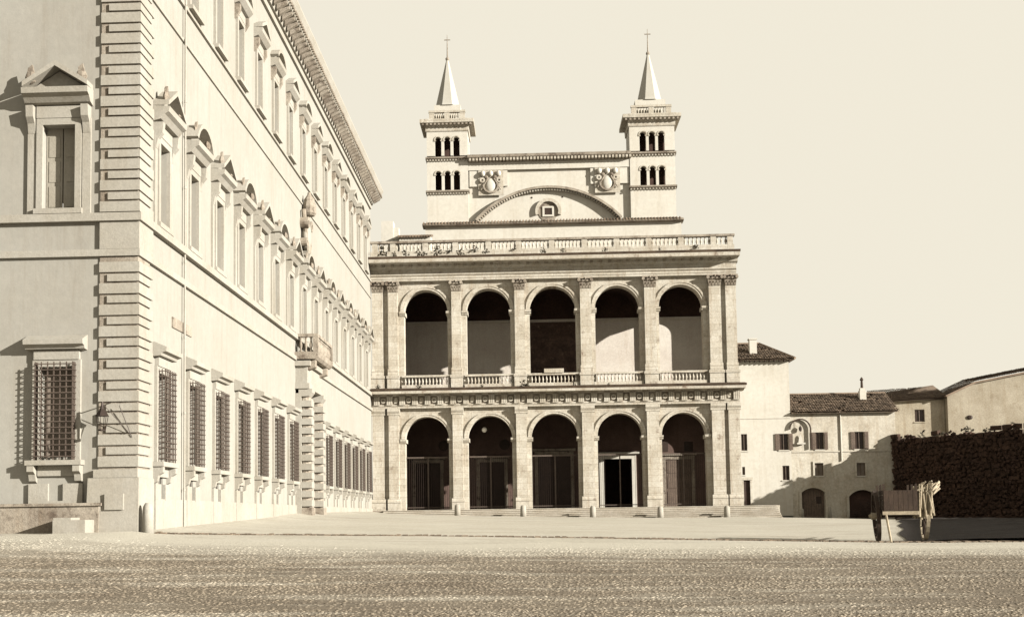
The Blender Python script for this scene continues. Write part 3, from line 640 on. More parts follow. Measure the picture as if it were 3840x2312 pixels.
# iron railings closing the lower arches
for i, (cx, r) in enumerate(AC):
    b = MB(); y = YB-.25; b.box(cx-r, cx+r, y-.04, y+.04, 6.5, 6.62); b.box(cx-r, cx+r, y-.03, y+.03, 2.15, 2.22); b.box(cx-.05, cx+.05, y-.04, y+.04, 1.97, 6.5)
    g = b.build('iron_gate', 'grille_iron', lo)
    b = MB(); n = 22
    for k in range(n):
        x = cx-r+.09+k*(2*r-.18)/(n-1)
        if i == 3 and abs(x-cx) < 1.15: continue
        b.box(x-.013, x+.013, y-.013, y+.013, 1.98, 6.5)
    b.build('gate_bars', 'iron', g)
# hanging globe lamp in the second arch
gl = thing('globe_lamp', (-3.85, 109.2, 8.5), 'white glass globe lamp hanging inside the second arch', 'lamp')
b = MB(); b.ball(-3.85, 109.2, 8.98, .24, .24, .24, 14, 10); b.build('globe', 'lamp_glass', gl, smooth=True)
b = MB(); b.tube((-3.85, 109.2, 9.2), (-3.85, 109.2, 10.85), .015); b.lathe([(.09, 9.2), (.05, 9.28)], -3.85, 109.2, 0, 8); b.build('lamp_rod', 'iron', gl)
# balcony throne in the middle arch of the upper storey
b = MB(); b.box(-.15, 4.85, YI-.08, YI-.004, 12.57, 19.44); ni = b.build('mural', 'mural', lo)
b = MB(); b.arc(2.35, 16.2, 1.5, 1.75, YI-.16, YI-.081, n=16); b.box(.6, .85, YI-.16, YI-.081, 12.57, 16.19); b.box(3.85, 4.1, YI-.16, YI-.081, 12.57, 16.19); b.build('mural_frame', 'mural', ni)
b = MB(); b.box(1.5, 3.2, YL-.1, YL+.0, 13.69, 14.05); b.build('parapet_panel', 'travertine', lo)

# steps in front of the portico
st = thing('stone_steps', (4, 105.3, 1.0), 'flight of worn stone steps before the arcade', 'steps')
for k in range(7):
    b = MB(); y0 = 106.3-.36*k
    b.box(-12.5, 21.0, y0-.31, y0+.3, 1.96-.16*(k+1), 1.96-.16*k-.052); b.box(-12.5, 21.0, y0-.38, y0+.3, 1.96-.16*k-.05, 1.96-.16*k-.002*k); b.build('step', 'step_stone', st)
b = MB(); b.box(18.001, 21.3, 106.35, 115.9, .4, 1.955); b.build('landing', 'step_stone', st)
BL = ['before the first pier from the palace', 'between globe lamp arch and middle arch', 'between middle arch and open doorway', 'between open doorway and last arch', 'before the end pilasters near the houses']
for i, x in enumerate((-6.0, -.5, 5.3, 10.9, 16.4)):
    z = ground_z(x, 103.7)-.05
    t = thing('bollard', (x, 103.7, z), 'squat stone bollard on the arcade steps '+BL[i], 'bollard', 'bollards along the arcade steps')
    b = MB(); b.lathe([(.27, z), (.25, z+.75), (.22, z+.9), (.12, z+1.0)], x, 103.7, 0, 10); b.build('shaft', 'palace_stone', t, smooth=True)

# weeds rooted on the ledges
def weed(x, y, z, h):
    b = MB()
    for k in range(26):
        a = random.uniform(0, 2*PI); q = random.uniform(.1, 1); r = h*.55*q; zz = z+h*random.uniform(.1, 1)*(1.1-q*.5); s = h*.2
        p = Vector((x+r*math.cos(a), y+r*math.sin(a)*.5, zz)); d = Vector((random.uniform(-1, 1), random.uniform(-1, 1), random.uniform(-.3, 1))).normalized()*s
        e2 = d.orthogonal().normalized()*s*.6
        b.add([p-d, p+e2, p+d, p-e2], [(0, 1, 2, 3)])
    b.tube((x, y, z-.05), (x, y, z+h*.6), .012, n=4)
    return b
wd = [(-12.4, 24.1, .62), (-11.35, 24.1, .35), (-10.35, 24.1, .42), (-9.2, 24.1, .42), (-8.7, 24.12, .3), (-7.6, 24.1, .6), (-6.6, 24.6, .3), (-5.6, 24.1, .45), (-4.4, 24.64, .4), (-3.4, 24.1, .4), (-.9, 24.64, .25), (1.6, 24.1, .4), (3.3, 24.1, .3), (6.9, 24.1, .28), (11.6, 24.1, .25), (14.9, 24.5, .3)]
for x, z, h in wd:
    t = tag(weed(x, YL-1.35 if z < 24.3 else YL-.12, z-.2, h*1.5).build('weed_tuft', 'weed'), 'dark weed tuft rooted on the top cornice ledge under the roof balustrade', 'weed', 'weeds on the top cornice')
for x, h in ((-12.9, .3), (-9.3, .3), (-3.9, .22), (-.2, .5), (4.0, .35), (7.0, .2)):
    tag(weed(x, YL-1.1, 12.38, h*1.4).build('weed_tuft', 'weed'), 'dark weed tuft rooted on the middle cornice ledge between the storeys', 'weed', 'weeds on the middle cornice')

# ------------------------------------------------------------------ church transept and towers behind
YT = 117.0
tr = thing('church_transept', (2.4, YT, 24), 'pale church end wall with arched lunette and long bracketed cornice above the loggia', 'church')
b = MB(); b.box(-9.5, 14.9, YT-.3, YT+9, 12, 29.0); b.build('lower_wall', 'white_wall', tr)
b = MB(); b.prof([(YT-.5, 29.0), (YT-.85, 29.1), (YT-.85, 29.2), (YT-.3, 29.42), (YT+.5, 29.45), (YT+.5, 29.0)], -9.75, 15.1); b.build('ledge', 'dirty_stone', tr)
b = MB()
for k in range(83): x = -9.65+k*.298; b.tube((x, YT-.9, 29.2), (x, YT-.2, 29.5), .085, n=5)
b.build('ledge_tiles', 'terracotta', tr, kind='stuff')
b = MB(); b.box(-5.33, 10.18, YT, YT+8.5, 29.46, 34.45); b.build('upper_wall', 'white_wall', tr)
# raised panels either side of the plain field
for x0, x1 in ((-5.2, -1.55), (6.4, 10.1)):
    b = MB(); b.box(x0, x1, YT-.22, YT-.001, 32.9, 34.44); b.build('panel', 'white_wall', tr)
b = MB(); b.box(-5.3, 10.2, YT-.3, YT+8, 34.46, 35.2); b.build('frieze', 'white_wall', tr)
b = MB(); b.prof([(YT-.35, 35.21), (YT-.4, 35.3), (YT-.95, 35.55), (YT-1.0, 35.8), (YT+1, 36.0), (YT+1, 35.21)], -5.35, 10.25); tc = b.build('cornice', 'dirty_stone', tr)
b = MB(); b.box(-.1, .1, -.5, 0, 0, .27); bk = b.mesh('bracket', 'travertine')
for k in range(48): inst(bk, 'bracket', tc, (-5.1+k*.325, YT-.37, 35.26))
# lunette arch with its toothed hood, and the oculus
cx, hc, sg = 2.3, 6.75, 3.0; R = (hc*hc+sg*sg)/(2*sg); a = math.asin(hc/R); cz = 29.4+sg-R
b = MB(); b.arc(cx, cz, R+.12, R+.34, YT-.6, YT, PI/2-a, PI/2+a, 40); lu = b.build('lunette_arch', 'dirty_stone', tr)
b = MB(); b.box(-.07, .07, -.42, 0, -.09, .09); tb_ = b.mesh('dentil', 'travertine')
for k in range(58):
    t = PI/2-a+2*a*(k+.5)/58; o = inst(tb_, 'dentil', lu, (cx+(R+.02)*math.cos(t), YT-.02, cz+(R+.02)*math.sin(t))); o.rotation_euler.y = -(t-PI/2)
b = MB(); b.arc(cx, 30.35, .95, 1.25, YT-.3, YT, -.3, PI+.3, 20); oc = b.build('oculus', 'travertine', tr)
b = MB(); b.arc(cx, 30.35, .0, .94, YT-.06, YT, 0, 2*PI, 20); b.build('oculus_recess', 'dirty_stone', oc)
b = MB(); b.box(cx-.55, cx-.36, YT-.16, YT-.061, 29.85, 30.85); b.box(cx+.36, cx+.55, YT-.16, YT-.061, 29.85, 30.85); b.box(cx-.359, cx+.359, YT-.16, YT-.061, 30.68, 30.85); b.box(cx-.359, cx+.359, YT-.16, YT-.061, 29.85, 30.02); b.build('window_frame', 'white_wall', oc)
b = MB(); b.box(cx-.358, cx+.358, YT-.09, YT-.062, 30.021, 30.679); b.build('window_pane', 'glass', oc)
for x in (.75, 3.7): b = MB(); b.ball(x, YT-.02, 31.75, .09, .05, .09, 6, 4); b.build('socket_hole', 'glass', tr)
for cx_ in (-3.15, 8.0):
    b = MB(); b.box(cx_-1.2, cx_+1.2, YT-.3, YT-.223, 32.0, 34.43); ca = b.build('coat_of_arms', 'travertine', tr)
    b = MB(); b.ball(cx_, YT-.32, 32.95, .5, .16, .72, 12, 8); b.build('shield', 'white_wall', ca, smooth=True)
    b = MB(); b.arc(cx_, 32.95, .62, .78, YT-.5, YT-.301, PI*.95, PI*2.05, 14); b.build('shield_rim', 'dirty_stone', ca)
    for s_ in (-1, 0, 1): b = MB(); b.ball(cx_+s_*.76, YT-.45, 34.08, .25, .2, .29, 8, 6); b.build('boss', 'white_wall', ca, smooth=True)
    for s_ in (-1, 1):
        b = MB(); b.arc(cx_+s_*.8, 33.45, .1, .26, YT-.46, YT-.301, 0, 2*PI, 10); b.build('volute', 'travertine', ca)
        b = MB(); b.tube((cx_+s_*.3, YT-.42, 33.6), (cx_+s_*.95, YT-.42, 32.5), .09, .05); b.build('ribbon', 'dirty_stone', ca)
        b = MB(); b.ball(cx_+s_*.42, YT-.42, 33.75, .2, .14, .16, 7, 5); b.build('leaf_knot', 'dirty_stone', ca)
def tower(cx, hw, label):
    t = thing('bell_tower', (cx, YT+1.5, 29.4), label, 'bell tower')
    d0, d1 = YT-.35, YT+3.4
    b = MB(); b.box(cx-hw, cx+hw, d0, d1, 29.46, 32.3); b.build('shaft', 'white_wall', t)
    ow = .31; sp = .88
    for z0, zt in ((32.55, 35.55), (35.95, 38.3)):
        zs = 34.15 if z0 < 33 else 37.5
        bb = [(cx-hw, cx-sp/2, cx-sp, ow), (cx-sp/2, cx+sp/2, cx, ow), (cx+sp/2, cx+hw, cx+sp, ow)]
        b = MB(); arch_wall(b, bb, z0, zs, zt, d0, d0+.5, 10); arch_wall(b, [(u0-cx+(d0+d1)/2, u1-cx+(d0+d1)/2, c_-cx+(d0+d1)/2, r_) for u0, u1, c_, r_ in bb], z0, zs, zt, 0, .5, 10)
        n0 = len(b.v)//2
        v2 = []
        for i, (x, y, z) in enumerate(b.v): v2.append((x, y, z) if i < n0 else (cx+hw-y, max(d0+.501, min(d1, x)), z))
        b.v = v2; bf = b.build('belfry', 'white_wall', t)
        b = MB(); b.box(cx-hw, cx-hw+.4, d0+.501, d1, z0, zt); b.box(cx-hw+.401, cx+hw-.501, d1-.4, d1, z0, zt); b.build('side_wall', 'white_wall', bf)
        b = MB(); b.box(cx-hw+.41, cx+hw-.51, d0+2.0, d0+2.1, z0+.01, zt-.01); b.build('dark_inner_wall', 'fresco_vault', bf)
        for c_ in (-sp, 0, sp):
            for s in (-1, 1): b = MB(); x = cx+c_+s*ow; b.box(x-.09, x+.09, d0-.06, d0+.1, zs-.12, zs); b.build('impost', 'travertine', bf)
            b = MB(); b.arc(cx+c_, zs, ow, ow+.1, d0-.05, d0, n=10); b.build('archivolt', 'travertine', bf)
    for z in (32.3, 35.56):
        b = MB(); b.prof([(d0-.05, z), (d0-.2, z+.1), (d0-.22, z+.24), (d1, z+.24), (d1, z)], cx-hw-.12, cx+hw+.12); bd = b.build('string_course', 'dirty_stone', t)
        b = MB(); b.box(-.05, .05, -.16, -.001, -.14, -.002); tm = b.mesh('tooth', 'travertine')
        for k in range(15): inst(tm, 'tooth', bd, (cx-hw+.05+k*(2*hw-.1)/14, d0, z))
    b = MB(); b.prof([(d0-.05, 38.31), (d0-.1, 38.4), (d0-.1, 38.75), (d0-.3, 38.9), (d0-.55, 39.05), (d0-.6, 39.3), (d0-.6, 39.42), (d1+.5, 39.42), (d1+.5, 39.0), (d1, 38.31)], cx-hw-.1, cx+hw+.1)
    b.box(cx-hw-.62, cx+hw+.62, d0-.58, d1+.5, 39.06, 39.4); cr = b.build('cornice', 'travertine', t)
    b = MB(); b.box(-.09, .09, -.4, 0, 0, .2); me = b.mesh('bracket', 'dirty_stone')
    for k in range(13): inst(me, 'bracket', cr, (cx-hw-.3+k*(2*hw+.6)/12, d0-.11, 38.84))
    b = MB(); b.box(cx-hw+.25, cx+hw-.25, d0+.05, d0+.3, 39.43, 39.62); pb = b.build('crown_parapet', 'travertine', t)
    b = MB(); b.box(cx-hw+.2, cx+hw-.2, d0+.0, d0+.35, 40.22, 40.42); b.build('rail', 'travertine', pb)
    b = MB(); b.box(-.25, .25, .05, .3, 0, .598); pq = b.mesh('post', 'travertine')
    for x in (cx-hw+.5, cx, cx+hw-.5): inst(pq, 'post', pb, (x, d0, 39.621))
    bq = baluster_mesh(.59, 'travertine', .9, 5)
    for s in (-1, 1):
        for k in range(4): inst(bq, 'baluster', pb, (cx+s*(.42+k*(hw-1.3)/3.2), d0+.18, 39.625))
    cy = (d0+d1)/2
    b = MB(); b.box(cx-hw+.7, cx+hw-.7, cy-1.1, cy+1.1, 39.43, 41.2); b.build('spire_base', 'white_wall', t)
    b = MB(); b.lathe([(1.32, 41.2), (1.22, 41.4), (.13, 46.0)], cx, cy, 0, 8); sp_ = b.build('spire', 'spire_lead', t)
    b = MB(); b.ball(cx, cy, 46.15, .2, .2, .2, 8, 6); b.tube((cx, cy, 46.2), (cx, cy, 48.6), .075, .02); b.box(cx-.3, cx+.3, cy-.03, cy+.03, 48.05, 48.13); b.build('finial', 'dirty_stone', sp_)
    return t
tower(-7.3, 1.98, 'bell tower with twin rows of triple arches nearer the palace')
tower(12.32, 2.15, 'bell tower with twin rows of triple arches nearer the tiled houses')
b = MB(); b.box(-13.2, -12.1, 112, 113.5, 24.01, 28.6); b.box(-12.1, -11.6, 112.2, 113.2, 24.01, 28.0); tag(b.build('stair_hut', 'white_wall'), 'small pale rooftop hut beside the palace end on the loggia terrace', 'hut')
b = MB(); b.box(-11.5, -8.6, 111.5, 113.5, 24.01, 27.0); b.build('x', 'white_wall'); hu = bpy.data.objects['x']; hu.name = 'terrace_shed'; tag(hu, 'low pale shed with tiled edge on the loggia terrace', 'shed')
b = MB()
for k in range(12): x = -11.5+k*.262; b.tube((x, 111.2, 26.95), (x, 113.6, 27.5), .12, n=5)
b.build('tile_edge', 'terracotta', None); te = bpy.data.objects['tile_edge']; te.parent = hu

# ------------------------------------------------------------------ houses on the right
YH = 116.0
def tiles(mb, E0, eu, su, W, Lg, inside, tw=.23, tl=.42, nseg=4):
    E0, eu, su = Vector(E0), Vector(eu).normalized(), Vector(su).normalized(); nn = eu.cross(su).normalized()
    if nn.z < 0: nn = -nn
    nc = int(W/tw); nr = int(Lg/tl)+1
    for i in range(nc):
        for j in range(nr):
            s0, t0 = (i+.5)*tw, j*tl
            if not inside(s0, t0+tl*.5): continue
            if random.random() < .012: continue
            js, jt, jn, rot = random.uniform(-.02, .02), random.uniform(-.04, .04), random.uniform(0, .03), random.uniform(-.05, .05)
            vs = []; fs = []
            for e, rr, lift in ((0, .118, .05), (1.08, .10, .0)):
                for k in range(nseg+1):
                    a = PI*k/nseg
                    p = E0+eu*(s0+js+rr*math.cos(a)+rot*e*tl)+su*(t0+jt+e*tl)+nn*(rr*.85*math.sin(a)+lift+jn); vs.append(p)
            for k in range(nseg): fs.append((k, k+1, nseg+2+k, nseg+1+k))
            mb.add(vs, fs)
    return mb
def window(parent, x, z0, z1, w_, y, open_shutters=True, half=False, pane='glass', surround=None):
    b = MB(); f = .06; b.box(x-w_, x-w_+f, y+.12, y+.18, z0, z1); b.box(x+w_-f, x+w_, y+.12, y+.18, z0, z1); b.box(x-w_+f, x+w_-f, y+.12, y+.18, z1-f, z1); b.box(x-w_+f, x+w_-f, y+.12, y+.18, z0, z0+f); b.box(x-.03, x+.03, y+.121, y+.18, z0+f, z1-f)
    o = b.build('window', 'shutter_wood', parent)
    b = MB(); b.add([(x-w_, y+.2, z0), (x+w_, y+.2, z0), (x+w_, y+.2, z1), (x-w_, y+.2, z1)], [(0, 1, 2, 3)]); b.build('pane', pane, o)
    if open_shutters:
        for s in (-1, 1):
            b = MB(); xa, xb = sorted((x+s*(w_+.02), x+s*(w_*2-.02)))
            b.box(xa, xb, y-.09, y-.04, z0, z1)
            for k in range(int((z1-z0)/.16)): b.box(xa+.05, xb-.05, y-.11, y-.091, z0+.05+k*.16, z0+.14+k*.16)
            b.build('shutter', 'shutter_wood', o)
    b = MB(); b.box(x-w_-.1, x+w_+.1, y-.07, y+.1, z0-.1, z0-.001); b.build('sill', surround or 'white_wall', o)
    return o
# tall house against the loggia
th = thing('tall_house', (21, YH, 1.5), 'tall narrow plastered house with hipped tile roof beside the loggia', 'house')
wins = [(20.12, 7.1, 8.65, .28), (20.0, 4.85, 5.6, .13), (23.9, 4.3, 5.65, .32), (23.78, 7.1, 8.62, .42)]
b = MB(); holes_wall(b, 18.4, 24.45, 1.0, 15.5, [(x-w_, x+w_, a, c) for x, a, c, w_ in wins]+[(19.95, 20.55, 1.97, 4.35)], YH, .3); b.build('front_wall', 'white_wall', th)
b = MB(); b.box(18.4, 24.449, YH+.31, YH+8, 1.0, 15.5); b.v = [(x, y, z) for x, y, z in b.v]
b = MB(); b.add([(24.45, YH, 1), (24.45, YH+8, 1), (24.45, YH+8, 15.5), (24.45, YH, 15.5)], [(0, 1, 2, 3)]); b.add([(18.4, YH, 1), (18.4, YH+8, 1), (18.4, YH+8, 15.5), (18.4, YH, 15.5)], [(0, 1, 2, 3)]); b.add([(18.4, YH+8, 1), (24.45, YH+8, 1), (24.45, YH+8, 15.5), (18.4, YH+8, 15.5)], [(0, 1, 2, 3)]); b.build('side_wall', 'white_wall', th)
window(th, 20.12, 7.1, 8.65, .28, YH, False); window(th, 20.0, 4.85, 5.6, .13, YH, False); window(th, 23.9, 4.3, 5.65, .32, YH, False); window(th, 23.78, 7.1, 8.62, .42, YH, True)
b = MB(); b.box(19.95, 20.55, YH+.1, YH+.16, 1.97, 4.35); d = b.build('door', 'dark_wood', th)
b = MB(); b.box(19.75, 19.949, YH-.08, YH+.05, 1.97, 4.36); b.box(20.551, 20.75, YH-.08, YH+.05, 1.97, 4.36); b.box(19.7, 20.8, YH-.12, YH+.05, 4.361, 4.62); b.build('door_frame', 'travertine', d)
b = MB(); b.box(18.4, 24.46, YH-.05, YH-.001, 10.05, 10.17); b.build('string_course', 'white_wall', th)
b = MB(); b.add([(18.2, YH-.55, 15.5), (24.95, YH-.55, 15.5), (24.95, YH+8.5, 15.5), (18.2, YH+8.5, 15.5), (18.2, YH+3.9, 17.5), (22.5, YH+3.9, 17.5)], [(0, 1, 5, 4), (1, 2, 5), (2, 3, 4, 5), (3, 0, 4), (0, 3, 2, 1)]); rf = b.build('roof', 'terracotta', th)
b = MB(); ls = math.hypot(4.45, 2.0)
tiles(b, (18.2, YH-.6, 15.52), (1, 0, 0), (0, 4.45, 2.0), 6.8, ls, lambda s, t: s < 6.75-t/ls*2.45)
tiles(b, (24.98, YH-.5, 15.52), (0, 1, 0), (-2.45, 0, 2.0), 9, math.hypot(2.45, 2.0), lambda s, t: 4.4*t/3.16 < s < 9-4.4*t/3.16)
b.build('roof_tiles', 'terracotta', rf, kind='stuff')
b = MB(); b.tube((24.95, YH-.55, 15.62), (22.5, YH+3.9, 17.62), .13, n=6); b.tube((18.2, YH+3.9, 17.62), (22.5, YH+3.9, 17.62), .13, n=6); b.build('ridge', 'terracotta', rf)
b = MB(); b.box(-.05, .05, -.5, .2, 0, .13); re_ = b.mesh('rafter_end', 'dark_wood')
for k in range(14): inst(re_, 'rafter_end', rf, (18.6+k*.45, YH, 15.36))
b = MB(); b.box(21.05, 21.72, YH+.9, YH+1.6, 15.9, 17.62); b.box(20.98, 21.79, YH+.83, YH+1.67, 17.621, 17.74); ch = b.build('chimney', 'white_wall', rf)
# low house
lh = thing('low_house', (29, YH, .5), 'long low plastered house with tile roof and two arched doorways', 'house')
wl = [(27.1, 7.1, 8.7, .38), (30.75, 7.08, 8.7, .42), (26.95, 4.68, 5.85, .4), (30.8, 4.62, 5.8, .4)]
b = MB(); holes_wall(b, 24.46, 34.1, .1, 10.5, [(x-w_, x+w_, a, c) for x, a, c, w_ in wl]+[(25.25, 27.4, .1, 3.55), (29.6, 32.1, .1, 3.3)], YH+.06, .5); b.build('front_wall', 'rough_house', lh)
b = MB(); b.add([(34.1, YH+.06, .1), (34.1, YH+8, .1), (34.1, YH+8, 10.5), (34.1, YH+4, 12.5), (34.1, YH+.06, 10.5)], [(0, 1, 2, 3, 4)]); b.add([(24.46, YH+8, .1), (34.1, YH+8, .1), (34.1, YH+8, 10.5), (24.46, YH+8, 10.5)], [(0, 1, 2, 3)]); b.build('side_wall', 'rough_house', lh)
window(lh, 27.1, 7.1, 8.7, .38, YH+.06); window(lh, 30.75, 7.08, 8.7, .42, YH+.06)
for x, a, c in ((26.95, 4.68, 5.85), (30.8, 4.62, 5.8)):
    o = window(lh, x, a, c, .4, YH+.06, False, pane='curtain')
    b = MB(); b.box(x-.56, x-.401, YH-.04, YH+.06, a-.1, c+.15); b.box(x+.401, x+.56, YH-.04, YH+.06, a-.1, c+.15); b.box(x-.4, x+.4, YH-.04, YH+.06, c+.001, c+.15); b.build('surround', 'rough_house', o)
b = MB(); b.box(24.47, 34.1, YH-.01, YH+.055, 6.85, 6.97); b.build('string_course', 'rough_house', lh)
for cx_, hw_, zt, sg_ in ((26.33, 1.07, 3.55, .42), (30.85, 1.25, 3.3, .6)):
    R_ = (hw_**2+sg_**2)/(2*sg_); a_ = math.asin(hw_/R_)
    b = MB(); b.arc(cx_, zt-R_, R_, R_+.26, YH-.08, YH+.055, PI/2-a_*1.12, PI/2+a_*1.12, 14); b.box(cx_-hw_-.25, cx_-hw_+.0, YH-.07, YH+.055, .1, zt-sg_); b.box(cx_+hw_, cx_+hw_+.25, YH-.07, YH+.055, .1, zt-sg_)
    aw = b.build('arched_doorway', 'rough_house', lh)
    b = MB(); n_ = 12
    for k in range(n_):
        u0, u1 = -1+2*k/n_, -1+2*(k+1)/n_; za, zb = [zt-R_+math.sqrt(R_*R_-(u*hw_)**2) for u in (u0, u1)]
        b.add([(cx_+u0*hw_, YH+.062, za), (cx_+u1*hw_, YH+.062, zb), (cx_+u1*hw_, YH+.062, zt+.01), (cx_+u0*hw_, YH+.062, zt+.01), (cx_+u0*hw_, YH+.4, za), (cx_+u1*hw_, YH+.4, zb)], [(0, 1, 2, 3), (0, 4, 5, 1)])
    b.build('arch_head', 'rough_house', aw)
    b = MB(); b.add([(cx_-hw_, YH+.5, .1), (cx_+hw_, YH+.5, .1), (cx_+hw_, YH+.5, zt), (cx_-hw_, YH+.5, zt)], [(0, 1, 2, 3)])
    if cx_ < 28:
        for k in range(9): b.box(cx_-hw_+k*2*hw_/9+.01, cx_-hw_+(k+1)*2*hw_/9-.01, YH+.4, YH+.47, .1, zt)
        b.build('door_planks', 'shutter_wood', aw); b = MB(); b.box(cx_+.35, cx_+.8, YH+.36, YH+.399, 2.1, 2.75); b.build('hatch', 'glass', aw)
    else: b.build('dark_interior', 'fresco_vault', aw)
b = MB(); b.add([(24.5, YH-.4, 10.45), (34.4, YH-.4, 10.45), (34.4, YH+4.0, 12.5), (24.5, YH+4.0, 12.5), (34.4, YH+8.4, 10.45), (24.5, YH+8.4, 10.45)], [(0, 1, 2, 3), (3, 2, 4, 5)]); rf = b.build('roof', 'terracotta', lh)
b = MB(); tiles(b, (24.55, YH-.45, 10.5), (1, 0, 0), (0, 4.45, 2.05), 9.9, math.hypot(4.45, 2.05), lambda s, t: True); b.build('roof_tiles', 'terracotta', rf, kind='stuff')
b = MB(); b.tube((24.55, YH+4, 12.62), (34.4, YH+4, 12.62), .13, n=6); b.build('ridge', 'terracotta', rf)
b = MB(); b.box(31.55, 32.15, YH+2.3, YH+2.9, 11.5, 12.75); b.box(31.63, 32.07, YH+2.42, YH+2.85, 12.751, 13.0); ch = b.build('chimney', 'white_wall', rf)
b = MB(); b.lathe([(.13, 13.0), (.1, 13.7), (.18, 13.8), (.05, 14.05)], 31.85, YH+2.65, 0, 8); b.build('chimney_pot', 'cart_wood', ch)
b = MB(); b.tube((29.05, YH-.02, 6.0), (29.05, YH-.02, 10.4), .06); b.build('drain_pipe', 'white_wall', lh)
# shrine hoop on the house corner
sh = thing('wall_shrine', (25.3, YH-.3, 7), 'arched iron hoop with a hanging lamp on the house wall', 'wall shrine')
b = MB(); b.arc(25.3, 9.0, .9, 1.0, YH-.22, YH-.05, 0, PI, 20); b.box(26.2, 26.3, YH-.22, YH-.05, 7.2, 8.999); b.build('hoop', 'cart_wood', sh)
b = MB(); b.tube((25.3, YH-.2, 9.9), (25.3, YH-.2, 9.3), .015); b.lathe([(.06, 9.3), (.16, 9.1), (.12, 8.85), (.04, 8.8)], 25.3, YH-.2, 0, 6); b.build('hanging_lamp', 'iron', sh)
b = MB(); b.box(24.95, 25.7, YH-.3, YH-.05, 7.6, 7.75); b.prism([(25.1, 7.751), (25.5, 7.751), (25.42, 8.3), (25.3, 8.5), (25.18, 8.3)], YH-.12, YH-.05); b.build('ledge', 'white_wall', sh)
# small posts at the house door
for x, h, wd_ in ((25.05, .9, 'shorter'), (27.55, 1.15, 'taller')):
    z = ground_z(x, YH-1)-.05; t = thing('bollard', (x, YH-1.0, z), wd_+' of the two slim pale posts flanking the planked house doorway', 'bollard', 'posts at the house doorway')
    b = MB(); b.lathe([(.17, z), (.14, z+h*.9), (.07, z+h)], x, YH-1.0, 0, 8); b.build('shaft', 'palace_stone', t, smooth=True)
# heap in front of the second doorway
b = MB()
for k in range(420):
    a = random.uniform(0, 2*PI); q = math.sqrt(random.random()); x = 30.9+1.5*q*math.cos(a); y = YH-.7+.6*q*math.sin(a); z = ground_z(x, y)+1.9*(1-q*q)*random.random()
    d = Vector((random.uniform(-1, 1), random.uniform(-.5, .5), random.uniform(-.4, .8))).normalized()*random.uniform(.25, .6); b.tube(Vector((x, y, z))-d*.5, Vector((x, y, z))+d*.5, .022, .01, n=4)
tag(b.build('brushwood_heap', 'dark_wood'), 'dark heap of brushwood piled before the arched doorway', 'brushwood')

# old house rising behind the boundary wall
oh = thing('old_house', (39, 121, 2), 'weathered ochre house with sagging tile roof behind the dark wall', 'house')
b = MB(); holes_wall(b, 34.6, 40.5, .5, 12.0, [(37.6, 38.55, 9.9, 11.1)], 121.5, .4); b.build('front_wall', 'ochre_house', oh)
b = MB(); b.add([(34.6, 121.5, .5), (34.6, 130, .5), (34.6, 130, 12), (34.6, 121.5, 12)], [(0, 1, 2, 3)]); b.add([(40.5, 121.5, .5), (40.5, 130, .5), (40.5, 130, 14), (40.5, 121.5, 12.2)], [(0, 1, 2, 3)]); b.build('side_wall', 'ochre_house', oh)
window(oh, 38.07, 9.9, 11.1, .47, 121.5, False, surround='ochre_house')
b = MB(); b.add([(34.3, 121.0, 11.8), (40.9, 121.0, 12.15), (40.9, 126, 13.9), (34.3, 126, 13.0), (34.3, 131, 11.8), (40.9, 131, 12.2)], [(0, 1, 2, 3), (3, 2, 5, 4)]); rf = b.build('roof', 'terracotta', oh)
b = MB(); tiles(b, (34.3, 120.9, 11.85), (6.6, 0, .35), (0, 5, 1.45), 6.6, 5.2, lambda s, t: True); b.build('roof_tiles', 'terracotta', rf, kind='stuff')
b = MB(); b.prism([(40.55, .5), (52, .5), (52, 15.1), (43.2, 13.45), (40.55, 12.25)], 120.8, 128); b.build('gable_wing', 'ochre_house', oh)
b = MB(); b.prism([(40.4, 12.2), (43.2, 13.46), (52.3, 15.15), (52.3, 15.3), (43.1, 13.62), (40.3, 12.35)], 120.5, 128.3); wr = b.build('wing_roof', 'terracotta', oh)
b = MB(); tiles(b, (40.3, 120.4, 12.33), (2.85, 0, 1.27), (0, 1, .12), 3.3, 3.5, lambda s, t: True); tiles(b, (43.1, 120.4, 13.62), (9.2, 0, 1.68), (0, 1, .12), 9, 3.5, lambda s, t: True); b.build('roof_tiles', 'terracotta', wr, kind='stuff')
b = MB(); b.ball(42.6, 120.75, 10.2, .3, .12, .22, 8, 5); b.build('vent_hole', 'glass', oh)

# dark ruinous boundary wall, running from the low house out along the right side
WA, WB = Vector((33.95, 115.9, 0)), Vector((52.0, 83.8, 0)); WD = (WB-WA).normalized(); WN = Vector((-WD.y, WD.x, 0))
if WN.x > 0: WN = -WN
WLEN = (WB-WA).length; WTOP = 8.3
bwall = thing('boundary_wall', tuple(WA), 'dark rough masonry wall in shade running out from the low house', 'wall')
b = MB(); p0, p1 = WA, WB
q = [p0+WN*.02, p1+WN*.02, p1-WN*.8, p0-WN*.8]
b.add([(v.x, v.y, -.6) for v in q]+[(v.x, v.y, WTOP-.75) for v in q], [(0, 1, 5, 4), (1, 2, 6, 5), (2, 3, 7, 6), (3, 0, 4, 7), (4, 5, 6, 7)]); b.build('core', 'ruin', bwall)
SM = []
for k in range(7):
    b = MB(); b.taper(0, 0, -.5, .5, .5, .09, .5, .09)
    b.v = [((x*(.9 if y < 0 else 1))+random.uniform(-.05, .05), y*(1 if y > 0 else random.uniform(.5, 1.6)), z*(.84 if y < 0 else 1)+random.uniform(-.06, .06)) for x, y, z in b.v]; SM.append(b.mesh('stone', 'ruin'))
ang = math.atan2(WD.y, WD.x); ns = 0; z = .2; extra = MB()
